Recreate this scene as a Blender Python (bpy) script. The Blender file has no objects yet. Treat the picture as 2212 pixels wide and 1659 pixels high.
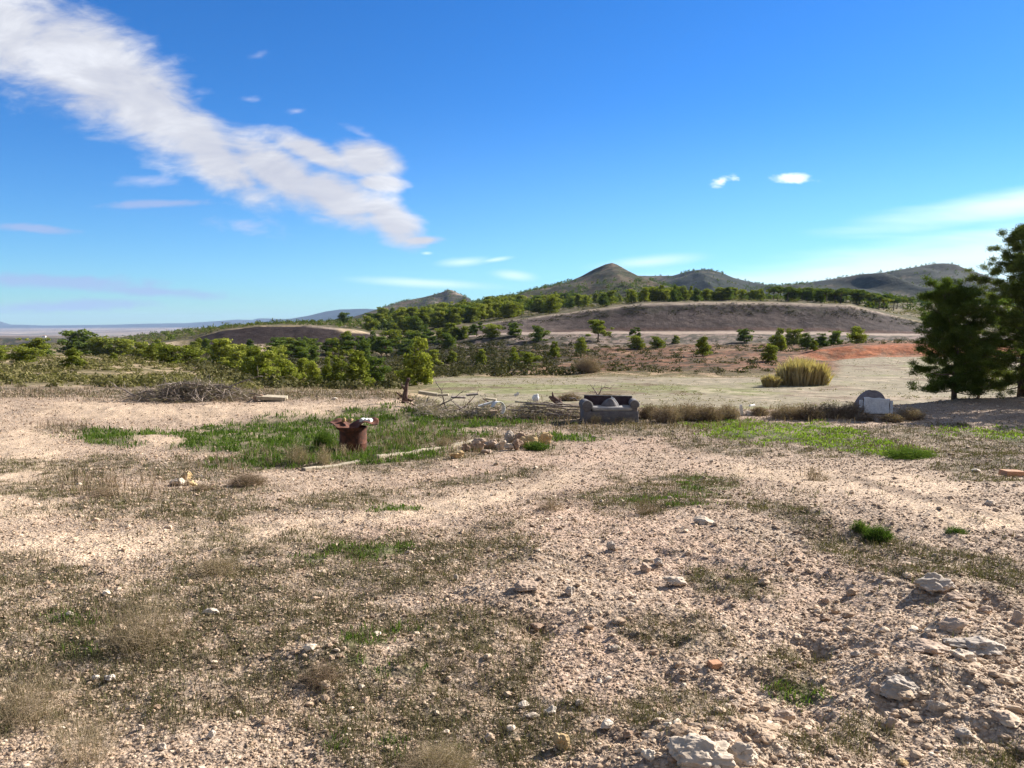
import bpy, math, random
import numpy as np
from mathutils import Vector, Matrix, Euler

# ------------------------------------------------------------------ camera / light / world
sc = bpy.context.scene
COL = sc.collection
W0, H0, F = 2212.0, 1659.0, 1661.0          # measuring frame of the photograph
PITCH = math.radians(4.36)
CAMZ = 1.65
CP, SP = math.cos(PITCH), math.sin(PITCH)

cam_d = bpy.data.cameras.new('camera')
cam = bpy.data.objects.new('camera', cam_d)
COL.objects.link(cam)
cam_d.sensor_width = 36.0
cam_d.lens = 36.0 * F / W0
cam_d.clip_start = 0.05
cam_d.clip_end = 60000
cam.location = (0, 0, CAMZ)
cam.rotation_euler = (math.pi / 2 - PITCH, 0, 0)
sc.camera = cam

SUN_AZ = math.radians(55)      # clockwise from +Y (view direction) towards +X
SUN_EL = math.radians(28)
sun_d = bpy.data.lights.new('sun', 'SUN')
sun_d.energy = 5.0
sun_d.angle = math.radians(0.53)
sun_d.color = (1.0, 0.92, 0.83)
sun = bpy.data.objects.new('sun', sun_d)
COL.objects.link(sun)
sdir = Vector((math.sin(SUN_AZ) * math.cos(SUN_EL), math.cos(SUN_AZ) * math.cos(SUN_EL), math.sin(SUN_EL)))
sun.rotation_euler = sdir.to_track_quat('Z', 'Y').to_euler()
sun.location = (30, 20, 40)

sc.view_settings.view_transform = 'Standard'
sc.view_settings.look = 'None'
sc.view_settings.gamma = 1
sc.view_settings.exposure = 1.30
sc.cycles.max_bounces = 5
sc.cycles.diffuse_bounces = 3
sc.cycles.transmission_bounces = 3
sc.cycles.transparent_max_bounces = 8
sc.cycles.volume_bounces = 0
sc.cycles.caustics_reflective = False
sc.cycles.caustics_refractive = False
sc.cycles.use_denoising = True
sc.cycles.use_adaptive_sampling = True
sc.cycles.adaptive_threshold = 0.02


def px_dir(px, py):
    a = (px - W0 / 2) / F
    b = (H0 / 2 - py) / F
    yy = CP + b * SP
    return a / yy, (-SP + b * CP) / yy          # U = x/y , V = z/y


def V_of(py):
    b = (H0 / 2 - np.asarray(py, float)) / F
    return (-SP + b * CP) / (CP + b * SP)


def to_px(x, y, z):
    zz = z - CAMZ
    f = y * CP - zz * SP
    u = y * SP + zz * CP
    f = np.maximum(f, 1e-3)
    return W0 / 2 + F * x / f, H0 / 2 - F * u / f


class NT:
    """small helper around a node tree"""
    def __init__(s, tree):
        s.t = tree; s.n = tree.nodes; s.l = tree.links
    def node(s, typ, **kw):
        n = s.n.new(typ)
        for k, v in kw.items():
            setattr(n, k, v)
        return n
    def put(s, sock, v):
        if v is None:
            return
        if isinstance(v, bpy.types.NodeSocket):
            s.l.new(v, sock)
        else:
            sock.default_value = v
    def math(s, op, a, b=None, c=None, clamp=False):
        n = s.node('ShaderNodeMath', operation=op, use_clamp=clamp)
        s.put(n.inputs[0], a); s.put(n.inputs[1], b)
        if c is not None:
            s.put(n.inputs[2], c)
        return n.outputs[0]
    def mixc(s, f, a, b, mode='MIX'):
        n = s.node('ShaderNodeMix', data_type='RGBA', blend_type=mode)
        s.put(n.inputs[0], f); s.put(n.inputs[6], a); s.put(n.inputs[7], b)
        return n.outputs[2]
    def noise(s, vec, scale, detail=4, rough=.55, dist=0.0, col=False):
        n = s.node('ShaderNodeTexNoise')
        if vec is not None:
            s.l.new(vec, n.inputs['Vector'])
        n.inputs['Scale'].default_value = scale
        n.inputs['Detail'].default_value = detail
        n.inputs['Roughness'].default_value = rough
        n.inputs['Distortion'].default_value = dist
        return n.outputs['Color' if col else 'Fac']
    def ramp(s, f, stops, interp='LINEAR'):
        n = s.node('ShaderNodeValToRGB')
        n.color_ramp.interpolation = interp
        e = n.color_ramp.elements
        while len(e) < len(stops):
            e.new(0.5)
        for k, (p, c) in enumerate(stops):
            e[k].position = p
            e[k].color = c if len(c) == 4 else (*c, 1)
        s.put(n.inputs[0], f)
        return n.outputs[0]
    def smooth(s, v, lo, hi):
        n = s.node('ShaderNodeMapRange', interpolation_type='SMOOTHSTEP')
        s.put(n.inputs[0], v)
        n.inputs[1].default_value = lo; n.inputs[2].default_value = hi
        return n.outputs[0]


def build_world():
    w = bpy.data.worlds.new('World')
    sc.world = w
    w.use_nodes = True
    w.node_tree.nodes.clear()
    t = NT(w.node_tree)
    sky = t.node('ShaderNodeTexSky', sky_type='NISHITA')
    sky.sun_disc = False
    sky.sun_elevation = SUN_EL
    sky.sun_rotation = SUN_AZ
    sky.altitude = 500
    sky.air_density = 1.0
    sky.dust_density = 0.08
    sky.ozone_density = 2.0
    hs = t.node('ShaderNodeHueSaturation')
    hs.inputs['Saturation'].default_value = 1.32
    t.l.new(sky.outputs[0], hs.inputs['Color'])
    tint = t.mixc(1.0, hs.outputs[0], (0.56, 0.94, 1.36, 1), 'MULTIPLY')
    tc = t.node('ShaderNodeTexCoord')
    sep = t.node('ShaderNodeSeparateXYZ')
    t.l.new(tc.outputs['Generated'], sep.inputs[0])
    ys = t.math('MAXIMUM', sep.outputs[1], 0.02)
    U = t.math('DIVIDE', sep.outputs[0], ys)
    V = t.math('DIVIDE', sep.outputs[2], ys)
    cb = t.node('ShaderNodeCombineXYZ')
    t.l.new(U, cb.inputs[0]); t.l.new(V, cb.inputs[1])
    P = cb.outputs[0]
    # warp coordinates a little so that the ellipses get ragged outlines
    stretch = t.node('ShaderNodeMapping')
    stretch.inputs['Scale'].default_value = (1.0, 2.6, 1)
    stretch.inputs['Rotation'].default_value = (0, 0, math.radians(8))
    t.l.new(P, stretch.inputs[0])
    n1 = t.noise(stretch.outputs[0], 8, 8, .58, .55)
    n2 = t.noise(stretch.outputs[0], 26, 5, .6, .4)
    n3 = t.noise(stretch.outputs[0], 3.2, 3, .5, .1)

    def ell(px, py, rx, ry, rot=0):
        u, v = px_dir(px, py)
        m = t.node('ShaderNodeMapping', vector_type='TEXTURE')
        m.inputs['Location'].default_value = (u, v, 0)
        m.inputs['Rotation'].default_value = (0, 0, -math.radians(rot))
        m.inputs['Scale'].default_value = (rx / F, ry / F, 1)
        t.l.new(P, m.inputs[0])
        L = t.node('ShaderNodeVectorMath', operation='LENGTH')
        t.l.new(m.outputs[0], L.inputs[0])
        return t.math('SUBTRACT', 1.0, L.outputs['Value'])

    def union(lst):
        r = ell(*lst[0])
        for e in lst[1:]:
            n = t.node('ShaderNodeMath', operation='SMOOTH_MAX')
            t.put(n.inputs[0], r); t.put(n.inputs[1], ell(*e)); n.inputs[2].default_value = .18
            r = n.outputs[0]
        return r

    # the long white cloud, upper left to centre (rot = downwards to the right, in degrees)
    main = union([(-60, 50, 290, 130, 22), (180, 140, 260, 125, 32), (310, 215, 200, 100, 42), (450, 322, 200, 74, 40),
                  (600, 372, 190, 66, 28), (720, 425, 140, 62, 24), (790, 345, 85, 46, 10), (845, 478, 105, 48, 38),
                  (905, 519, 56, 13, 0), (680, 330, 130, 30, 22), (820, 395, 60, 22, 5)])
    fld = t.math('ADD', main, t.math('MULTIPLY', t.math('SUBTRACT', n1, .50), 1.25))
    fld = t.math('ADD', fld, t.math('MULTIPLY', t.math('SUBTRACT', n2, .5), .60))
    a_main = t.smooth(fld, -.12, .62)
    # smaller wisps
    wisp = union([(530, 490, 120, 30, 3), (560, 120, 44, 16, -15), (540, 215, 44, 12, 0), (640, 240, 30, 9, 0), (430, 198, 56, 22, 0),
                  (785, 290, 65, 18, 20), (345, 392, 100, 20, 0)])
    fw = t.math('ADD', wisp, t.math('MULTIPLY', t.math('SUBTRACT', t.math('ADD', t.math('MULTIPLY', n1, .5), t.math('MULTIPLY', n2, .5)), .56), 3.2))
    a_w = t.math('MULTIPLY', t.smooth(fw, .0, 1.2), .62)
    faint = union([(340, 440, 150, 12, -2), (60, 492, 130, 12, 4), (90, 608, 330, 20, 2), (330, 630, 210, 16, 4), (140, 662, 280, 18, -2)])
    ff = t.math('ADD', faint, t.math('MULTIPLY', t.math('SUBTRACT', t.math('ADD', t.math('MULTIPLY', n1, .5), t.math('MULTIPLY', n2, .5)), .52), 2.2))
    a_f = t.math('MULTIPLY', t.smooth(ff, -.05, .70), .75)
    # crisp little clouds on the right and low over the hills
    crisp = union([(1717, 385, 60, 14, 0), (1560, 391, 34, 13, -8)])
    fc = t.math('ADD', crisp, t.math('MULTIPLY', t.math('SUBTRACT', n2, .5), 2.3))
    a_c = t.math('MULTIPLY', t.smooth(fc, .05, .8), .97)
    low = union([(1000, 566, 74, 13, -4), (1110, 595, 58, 14, 6), (1400, 566, 150, 17, -5), (925, 612, 190, 13, 3), (922, 547, 16, 5, 0), (1070, 561, 45, 6, -8)])
    fl = t.math('ADD', low, t.math('MULTIPLY', t.math('SUBTRACT', n1, .5), .8))
    a_l = t.math('MULTIPLY', t.smooth(fl, -.1, 1.1), .85)
    veil = union([(2240, 548, 640, 78, -8), (1900, 590, 520, 44, -5), (2300, 425, 460, 34, -9), (2000, 605, 700, 50, -2)])
    streak = t.node('ShaderNodeMapping')
    streak.inputs['Scale'].default_value = (1.0, 9, 1)
    streak.inputs['Rotation'].default_value = (0, 0, math.radians(-8))
    t.l.new(P, streak.inputs[0])
    ns = t.noise(streak.outputs[0], 6, 5, .55, .2)
    fv = t.math('ADD', veil, t.math('MULTIPLY', t.math('SUBTRACT', ns, .52), .9))
    a_v = t.math('MULTIPLY', t.smooth(fv, -.35, .85), .93)

    # thin bright air low in the sky and towards the sun
    glow_f = t.math('MULTIPLY', t.smooth(V, .30, .0), t.smooth(U, -.9, 1.0))
    base = t.mixc(t.math('MULTIPLY', glow_f, .35), tint, (5.4, 9.2, 11.0, 1))
    c_main = t.ramp(t.math('ADD', t.math('MULTIPLY', n1, .75), t.math('MULTIPLY', n3, .25)),
                    [(.30, (4.5, 4.8, 5.9, 1)), (.50, (6.0, 6.2, 6.9, 1)), (.66, (8.0, 8.2, 8.8, 1))])
    c = t.mixc(a_f, base, (3.5, 4.5, 7.2, 1))
    c = t.mixc(a_v, c, (8.6, 10.6, 11.4, 1))
    c = t.mixc(a_l, c, (7.4, 9.6, 10.6, 1))
    c = t.mixc(a_w, c, (5.4, 6.0, 8.2, 1))
    c = t.mixc(a_main, c, c_main)
    c = t.mixc(a_c, c, (10, 11, 11.6, 1))
    ok = t.math('GREATER_THAN', sep.outputs[1], 0.05)
    c = t.mixc(ok, tint, c)
    # noise-broken pale veil added out of view, overhead and behind, to cut blue fill
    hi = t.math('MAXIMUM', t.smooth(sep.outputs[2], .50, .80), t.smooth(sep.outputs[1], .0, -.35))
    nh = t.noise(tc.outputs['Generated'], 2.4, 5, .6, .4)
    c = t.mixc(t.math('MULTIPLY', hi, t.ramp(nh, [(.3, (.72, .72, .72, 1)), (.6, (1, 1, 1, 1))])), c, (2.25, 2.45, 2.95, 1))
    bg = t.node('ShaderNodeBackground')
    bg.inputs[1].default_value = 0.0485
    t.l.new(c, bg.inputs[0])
    out = t.node('ShaderNodeOutputWorld')
    t.l.new(bg.outputs[0], out.inputs[0])


build_world()

# ------------------------------------------------------------------ numpy noise
def _hash(ix, iy, seed):
    h = (ix.astype(np.int64) * 374761393 + iy.astype(np.int64) * 668265263 + seed * 1442695041) & 0xFFFFFFFF
    h = ((h ^ (h >> 13)) * 1274126177) & 0xFFFFFFFF
    h = (h ^ (h >> 16)) & 0xFFFFFF
    return h / float(0xFFFFFF)


def vnoise(x, y, seed=0):
    ix = np.floor(x); iy = np.floor(y)
    fx = x - ix; fy = y - iy
    fx = fx * fx * fx * (fx * (fx * 6 - 15) + 10); fy = fy * fy * fy * (fy * (fy * 6 - 15) + 10)
    ix = ix.astype(np.int64); iy = iy.astype(np.int64)
    a = _hash(ix, iy, seed); b = _hash(ix + 1, iy, seed)
    c = _hash(ix, iy + 1, seed); d = _hash(ix + 1, iy + 1, seed)
    return (a + (b - a) * fx) * (1 - fy) + (c + (d - c) * fx) * fy


def fbm(x, y, oct=4, seed=0, gain=.5):
    s = 0; a = 1; n = 0
    c, sn = math.cos(.6), math.sin(.6)
    for k in range(oct):
        s = s + a * vnoise(x, y, seed + 17 * k); n += a
        x, y = (c * x - sn * y) * 2.03 + 5.1, (sn * x + c * y) * 2.03 + 1.7
        a *= gain
    return s / n


def sstep(v, lo, hi):
    t = np.clip((v - lo) / (hi - lo), 0, 1)
    return t * t * (3 - 2 * t)

# ------------------------------------------------------------------ terrain
# each ring: distance ahead, 'p' (height given as the picture row it is seen at) or 'z' (metres), [(column, value), ...]
RINGS = [
    (0.5, 'z', [(0, 0.0)]),
    (2.5, 'z', [(0, -.02), (1106, 0), (2212, .04)]),
    (5.0, 'z', [(0, -.16), (1106, -.10), (1700, -.04), (2212, 0.02)]),
    (8.0, 'z', [(0, -.42), (1106, -.36), (1700, -.26), (2212, -.20)]),
    (12., 'z', [(0, -.80), (1106, -.76), (2212, -.66)]),
    (15.4, 'z', [(0, -.98), (760, -.96), (1106, -.93), (2212, -.86)]),
    (19., 'z', [(0, -.98), (200, -1.10), (860, -1.10), (1000, -1.06), (2212, -.98)]),
    (21.5, 'z', [(0, -.98), (160, -1.06), (400, -1.12), (860, -1.12), (900, -1.08), (1700, -1.10), (2212, -1.02)]),
    (24., 'z', [(0, -.92), (860, -.87), (960, -1.12), (1700, -1.14), (1950, -1.10), (2080, -.92), (2212, -.88)]),
    (27., 'z', [(0, -.90), (860, -.86), (960, -1.2), (1700, -1.3), (1950, -1.15), (2080, -.92), (2212, -.88)]),
    (31., 'z', [(0, -.98), (830, -.96), (960, -1.75), (1700, -1.95), (2000, -1.6), (2212, -1.4)]),
    (35., 'm', [(0, ('p', 829)), (300, ('p', 832)), (450, ('p', 838)), (830, ('z', -1.5)), (960, ('z', -2.1)), (2212, ('z', -2.1))]),
    (45., 'm', [(0, ('p', 812)), (250, ('p', 815)), (430, ('p', 826)), (520, ('p', 840)), (830, ('p', 842)), (950, ('z', -2.35)), (2212, ('z', -2.35))]),
    (60., 'p', [(0, 788), (250, 792), (430, 806), (520, 832), (850, 832), (950, 824), (1106, 822), (1650, 820), (2212, 818)]),
    (68., 'p', [(0, 780), (250, 783), (430, 797), (520, 826), (850, 826), (940, 818), (1300, 812), (1650, 813), (2212, 811)]),
    (78., 'p', [(0, 773), (250, 776), (430, 790), (520, 818), (850, 818), (950, 812), (1200, 802), (1400, 797), (1600, 794), (1700, 801), (1780, 799), (2212, 799)]),
    (90., 'p', [(0, 768), (250, 770), (430, 786), (520, 808), (850, 807), (950, 803), (1200, 791), (1400, 784), (1640, 776), (1720, 782), (1780, 786), (2212, 785)]),
    (100., 'p', [(0, 776), (250, 777), (430, 794), (520, 802), (850, 802), (950, 797), (1200, 782), (1400, 775), (1640, 765), (1720, 768), (1790, 779), (1900, 771), (2212, 771)]),
    (104., 'p', [(0, 778), (250, 780), (430, 796), (520, 800), (850, 800), (950, 795), (1200, 779), (1400, 772), (1640, 761), (1720, 762), (1780, 756), (1860, 746), (1960, 744), (2212, 748)]),
    (150., 'p', [(0, 782), (250, 780), (430, 786), (520, 776), (850, 774), (950, 768), (1200, 757), (1400, 755), (1600, 750), (1720, 748), (1860, 739), (2212, 738)]),
    (178., 'p', [(0, 776), (250, 770), (430, 768), (520, 762), (850, 757), (950, 750), (1200, 745), (1400, 744), (1600, 740), (1720, 738), (2212, 733)]),
    (189., 'p', [(0, 770), (250, 765), (430, 756), (520, 755), (850, 750), (950, 738), (1106, 726), (1400, 725), (1600, 727), (1720, 728), (2212, 727)]),
    (201., 'p', [(0, 766), (250, 760), (430, 750), (520, 750), (850, 745), (950, 729), (1106, 719), (1400, 718), (1650, 718), (1950, 722), (2212, 723)]),
    (206., 'p', [(0, 764), (250, 757), (412, 744), (480, 747), (760, 747), (860, 740), (950, 727), (1106, 718), (1400, 717), (1650, 717), (1950, 721), (2212, 722)]),
    (222., 'p', [(0, 758), (250, 750), (412, 734), (480, 713), (560, 704), (673, 703), (770, 713), (803, 721), (860, 727), (930, 720), (1003, 705),
                 (1106, 691), (1250, 672), (1393, 654.5), (1500, 652), (1659, 652), (1834, 659), (1939, 684), (2050, 712), (2300, 722)]),
    (240., 'p', [(0, 756), (250, 748), (412, 732), (480, 712), (560, 703), (673, 702), (770, 711), (803, 718), (860, 722), (930, 714), (1003, 702),
                 (1106, 689), (1250, 670.5), (1393, 653), (1500, 651), (1659, 651), (1834, 657), (1939, 680), (2050, 706), (2300, 718)]),
    (300., 'p', [(0, 752), (200, 745), (400, 727), (480, 711), (600, 702), (700, 702), (770, 706), (860, 700), (950, 691), (1003, 686), (1106, 678),
                 (1250, 664), (1393, 650), (1659, 648), (1834, 650), (1939, 662), (2212, 690)]),
    (400., 'p', [(0, 750), (200, 740), (400, 718), (550, 702), (700, 697), (800, 693), (900, 682), (1003, 674), (1106, 665), (1250, 658), (1393, 651), (1834, 651), (1939, 655), (2212, 664)]),
    (600., 'p', [(0, 749), (200, 737), (400, 713), (550, 702), (700, 695), (800, 687), (900, 675), (1003, 668), (1106, 660), (1250, 655), (1393, 653), (1834, 652), (2212, 655)]),
    (900., 'p', [(0, 750), (200, 740), (400, 720), (550, 707), (700, 700), (800, 690), (900, 677), (1003, 668), (1106, 662), (1250, 657), (1393, 655), (2212, 655)]),
    (1500., 'p', [(0, 749), (200, 746), (400, 734), (550, 718), (700, 706), (800, 696), (900, 684), (1003, 670), (1106, 664), (1393, 660), (2212, 660)]),
    (2500., 'p', [(0, 738), (400, 734), (600, 724), (800, 712), (1100, 690), (2212, 690)]),
    (5000., 'p', [(0, 723), (600, 718), (2212, 710)]),
    (9000., 'p', [(0, 712), (600, 707), (2212, 706)]),
    (14000., 'p', [(0, 706), (2212, 706)]),
]


def ring_z(k, px):
    Y, mode, pts = RINGS[k]
    xs = [p[0] for p in pts]
    if mode == 'z':
        return np.interp(px, xs, [p[1] for p in pts])
    if mode == 'm':
        vals = [(p[1][1] if p[1][0] == 'z' else CAMZ + Y * float(V_of(p[1][1]))) for p in pts]
        return np.interp(px, xs, vals)
    return CAMZ + Y * V_of(np.interp(px, xs, [p[1] for p in pts]))


# rows and columns of the terrain grid
rows = [1.2]
while rows[-1] < 30:
    y = rows[-1]; rows.append(y + min(max(.00075 * y * y, .007), .0065 * y))
while rows[-1] < 14000:
    y = rows[-1]; rows.append(y * 1.0075)
YR = np.array(rows)
UC = np.concatenate([np.linspace(-1.75, -.78, 90)[:-1], np.linspace(-.78, .78, 900), np.linspace(.78, 1.75, 90)[1:]])
NR, NC = len(YR), len(UC)
PXC = W0 / 2 + F * UC * 1.003
ringY = np.array([r[0] for r in RINGS])
RZ = np.stack([ring_z(k, PXC) for k in range(len(RINGS))])       # rings x cols
# soften kinks along the columns
ker = np.exp(-np.linspace(-2, 2, 11) ** 2); ker /= ker.sum()
RZ = np.stack([np.convolve(np.pad(r, 5, 'edge'), ker, 'valid') for r in RZ])
lY = np.log(ringY)
Z = np.empty((NR, NC))
ll = np.log(YR)
k = np.clip(np.searchsorted(lY, ll) - 1, 0, len(lY) - 2)
t = np.clip((YR - ringY[k]) / (ringY[k + 1] - ringY[k]), 0, 1)[:, None]
Z = RZ[k] * (1 - t) + RZ[k + 1] * t
kr = np.exp(-np.linspace(-2, 2, 9) ** 2); kr /= kr.sum()
Zp = np.pad(Z, ((4, 4), (0, 0)), 'edge')
Z = sum(kr[i] * Zp[i:i + NR] for i in range(9))
X = UC[None, :] * YR[:, None]
Yg = np.repeat(YR[:, None], NC, 1)
PX, PY = to_px(X, Yg, Z)
PXg = np.repeat(PXC[None, :], NR, 0)


def hill(Z, ridge_Y, sky, front, back, rough, seed, wig=.06):
    xs = [p[0] for p in sky]; ys = [p[1] for p in sky]
    py = np.interp(PXC, xs, ys)
    Yr = ridge_Y * (1 + wig * (fbm(UC * 9 + seed, UC * 0 + seed, 3, seed) - .5) * 2)
    zr = CAMZ + Yr * V_of(py)
    d = Yg - Yr[None, :]
    t = np.where(d < 0, 1 + d / front, 1 - d / back)
    t = np.clip(t, 0, 1)
    prof = np.where(d < 0, t ** 1.25, t)
    ridged = 1 - np.abs(fbm(X / (front * .34) + seed, Yg / (front * .8), 4, seed + 3) * 2 - 1) * 2
    h = zr[None, :] - Z
    zz = Z + h * prof + ridged * rough * np.sin(np.clip(t, 0, 1) * math.pi)
    lim = CAMZ + Yg * V_of(py)[None, :] - np.clip(-d, 0, 40) * .01
    zz = np.where(d < 0, np.minimum(zz, lim), np.minimum(zz, np.maximum(zr[None, :], Z)))
    return np.where((h > 0) & (t > 0), np.maximum(Z, zz), Z)


Z = hill(Z, 12500, [(-500, 688), (0, 694), (23, 701), (100, 703), (200, 702), (250, 701), (320, 699), (400, 698), (460, 694), (512, 690), (545, 691), (560, 687),
                    (590, 688), (616, 689), (700, 692), (900, 700), (1200, 700)], 1500, 1200, 20, 11, .02)
Z = hill(Z, 8000, [(480, 730), (560, 697), (590, 691), (630, 688), (666, 682), (703, 673), (733, 668), (793, 666), (840, 669), (900, 682), (1000, 700), (1100, 720)], 1400, 1000, 25, 5, .02)
Z = hill(Z, 1700, [(640, 730), (700, 700), (765, 684), (815, 668), (865, 652), (915, 642), (943, 635), (955, 631), (968, 625.5), (978, 627), (990, 633), (998, 637), (1008, 641), (1015, 648),
                   (1023, 655), (1045, 668), (1100, 690), (1200, 740)], 480, 500, 20, 21, .03)
Z = hill(Z, 1650, [(1250, 760), (1350, 620), (1376, 595), (1400, 596), (1451, 595.5), (1481, 587), (1506, 582.5), (1531, 581.5), (1556, 589), (1581, 599.5), (1618, 609), (1659, 616), (1720, 622), (1800, 700)],
         600, 500, 22, 31, .04)
Z = hill(Z, 1500, [(1560, 760), (1620, 640), (1659, 618), (1709, 615.5), (1759, 608), (1809, 600.5), (1859, 592), (1899, 589), (1934, 583), (1979, 575.6), (2014, 569.4), (2034, 568.5), (2059, 571),
                   (2084, 582), (2104, 588), (2160, 606), (2212, 622), (2400, 650), (2700, 655)], 650, 500, 22, 41, .05)
Z = hill(Z, 1100, [(780, 760), (900, 690), (960, 668), (1003, 661), (1026, 655), (1060, 648), (1106, 640), (1156, 626), (1190, 618), (1231, 607), (1256, 596), (1281, 582), (1306, 571), (1321, 567.5), (1331, 571),
                   (1356, 585), (1376, 595), (1420, 611), (1480, 630), (1560, 655)], 520, 420, 15, 51, .03)

# relief
wY = Yg
nearw = sstep(wY, 34, 24)
lump = (fbm(X * .9, Yg * .9, 4, 3) - .5) * .10 + (fbm(X * 4.5, Yg * 4.5, 4, 5) - .5) * .045
fine = (fbm(X * 19, Yg * 19, 3, 8) - .5) * .018 * sstep(wY, 16, 7)
# rough crust of broken caliche on the right foreground
crust_m = sstep(PX, 1000, 1500) * sstep(PY, 1060, 1200)
cr = 1 - np.abs(fbm(X * 2.6, Yg * 2.6, 4, 9) * 2 - 1) * 2.4
crust = (np.clip(cr, -.4, 1) * .020 + (fbm(X * 9, Yg * 9, 3, 12) - .5) * .035) * crust_m
Z = Z + nearw * (lump * sstep(wY, 1.0, 3.5) + fine + crust)
# local forms on the near ground: (px, py, radius m, height m, stretch across)
def bump(Z, px, py, r, h, ax=1.0):
    u, v = px_dir(px, py)
    i = np.argmin(np.abs(UC - u))
    line = np.abs(V_of(PY[:, i]) - v)
    line[YR > 60] = 9
    j = int(np.argmin(line))
    cx, cy = u * YR[j], YR[j]
    d2 = ((X - cx) / ax) ** 2 + (Yg - cy) ** 2
    return Z + h * np.exp(-d2 / (r * r))
for b in [(1990, 1110, .9, .12, 1.6), (2120, 1060, 1.0, .10, 1.6), (1700, 1140, .7, .07, 2.0), (1760, 1105, .5, -.06, 2.0), (1130, 1275, .35, .09, 1), (1560, 1640, .28, .12, 1.2),
          (2050, 1280, .35, .10, 1.3), (2120, 1390, .35, .08, 1.4), (1980, 1490, .22, .09, 1.2), (1160, 1360, .16, -.07, 1), (700, 1420, .22, .07, 1.2), (1764, 1408, .10, -.06, 1),
          (340, 950, 1.0, .10, 1.6), (2190, 1010, 1.4, .16, 1.5), (1200, 1190, .4, .05, 2), (1880, 1180, .5, -.05, 1.5)]:
    Z = bump(Z, *b)
mid = sstep(wY, 30, 45) * sstep(wY, 1000, 500)
fieldm = sstep(PX, 900, 960) * sstep(wY, 104, 100) * sstep(PY, 812, 818)
fieldm = np.maximum(fieldm, sstep(PX, 1790, 1830) * sstep(wY, 103, 100) * (wY > 28))
Z = Z + mid * (1 - fieldm) * (fbm(X * .22, Yg * .22, 4, 60) - .5) * np.minimum(wY * .006, 1.6) * np.where((wY > 186) & (wY < 245), .35, 1)
PX, PY = to_px(X, Yg, Z)


def H(x, y):
    """ground height at world x, y (arrays allowed)"""
    x = np.atleast_1d(np.asarray(x, float)); y = np.atleast_1d(np.asarray(y, float))
    yc = np.clip(y, YR[0], YR[-1])
    u = np.clip(x / yc, UC[0], UC[-1])
    j = np.clip(np.searchsorted(YR, yc) - 1, 0, NR - 2); i = np.clip(np.searchsorted(UC, u) - 1, 0, NC - 2)
    ty = (yc - YR[j]) / (YR[j + 1] - YR[j]); tx = (u - UC[i]) / (UC[i + 1] - UC[i])
    return (Z[j, i] * (1 - tx) + Z[j, i + 1] * tx) * (1 - ty) + (Z[j + 1, i] * (1 - tx) + Z[j + 1, i + 1] * tx) * ty


def hit(px, py, y_max=1e9, y_min=1.4):
    """first point of the ground seen at picture position px, py"""
    u, v = px_dir(px, py)
    ys = YR[(YR >= y_min) & (YR <= y_max)]
    g = H(u * ys, ys)
    r = CAMZ + v * ys
    below = np.nonzero(r <= g)[0]
    j = below[0] if len(below) else int(np.argmin(r - g))
    y = ys[j]
    return float(u * y), float(y), float(g[j])


# ------------------------------------------------------------------ colour regions of the ground (albedo, with one embankment's shade painted in)
def blob(PX, PY, cx, cy, rx, ry, rot=0):
    c, s = math.cos(math.radians(rot)), math.sin(math.radians(rot))
    dx, dy = PX - cx, PY - cy
    a = (c * dx + s * dy) / rx; b = (-s * dx + c * dy) / ry
    return 1 - np.sqrt(a * a + b * b)


def region(PX, PY, X, Y, blobs, seed, soft=.35, amp=.9, fs=None):
    m = np.full(np.shape(PX), -9.0)
    for b in blobs:
        m = np.maximum(m, blob(PX, PY, *b))
    s = np.clip(Y, 2.5, 40) ** .6
    n = fbm(X * 3.2 / s * 1.8, Y * 3.2 / s * 1.8, 5, seed, .62) - .5
    return sstep(m + n * amp * 2.0, -.02, soft)


WEED = [(330, 1400, 700, 230, -6), (900, 1560, 420, 170, 0), (860, 1230, 330, 95, -8), (700, 1085, 330, 22, -6), (1000, 1040, 200, 16, -8), (300, 1090, 320, 40, -3),
        (1440, 1070, 260, 50, 0), (1690, 1105, 130, 22, 10), (120, 1060, 220, 30, 0), (60, 1250, 230, 60, 0), (1700, 1470, 170, 80, 20), (1500, 1370, 180, 50, 10), (1430, 1540, 170, 50, 0),
        (1600, 1265, 120, 40, 10), (1900, 1200, 240, 50, 14), (2100, 1230, 140, 40, 10), (1100, 905, 320, 30, 2), (900, 975, 330, 45, -4), (1400, 925, 260, 22, 0), (300, 1010, 330, 30, 0),
        (640, 850, 500, 16, 0), (120, 845, 260, 16, 0), (140, 925, 70, 14, 0), (1950, 960, 320, 40, 0), (2150, 1000, 160, 40, 0), (1560, 960, 160, 24, 0), (1850, 1590, 160, 60, 0), (2150, 1640, 120, 40, 0),
        (560, 1000, 260, 22, -3), (1000, 1400, 200, 130, 0)]
GREEN = [(700, 925, 340, 34, -4), (240, 948, 110, 22, 4), (960, 900, 260, 20, 2), (620, 955, 320, 30, 0), (1700, 935, 200, 26, 3), (1800, 955, 130, 24, 6), (1580, 915, 90, 14, 0),
         (1960, 978, 100, 15, 4), (760, 1195, 130, 40, -8), (850, 1400, 90, 60, 0), (900, 1620, 110, 40, 0), (150, 1420, 90, 60, 0), (620, 1620, 120, 40, 0), (2160, 935, 160, 22, 0), (1520, 1045, 90, 22, 0),
         (1400, 1080, 120, 14, 0), (1180, 970, 50, 8, 0), (1230, 945, 80, 10, 0), (100, 1345, 120, 26, 0), (1730, 1490, 70, 30, 0), (700, 990, 330, 18, -4), (2070, 1140, 30, 10, 0), (840, 1100, 60, 8, 0), (1000, 940, 120, 14, 0)]
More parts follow.
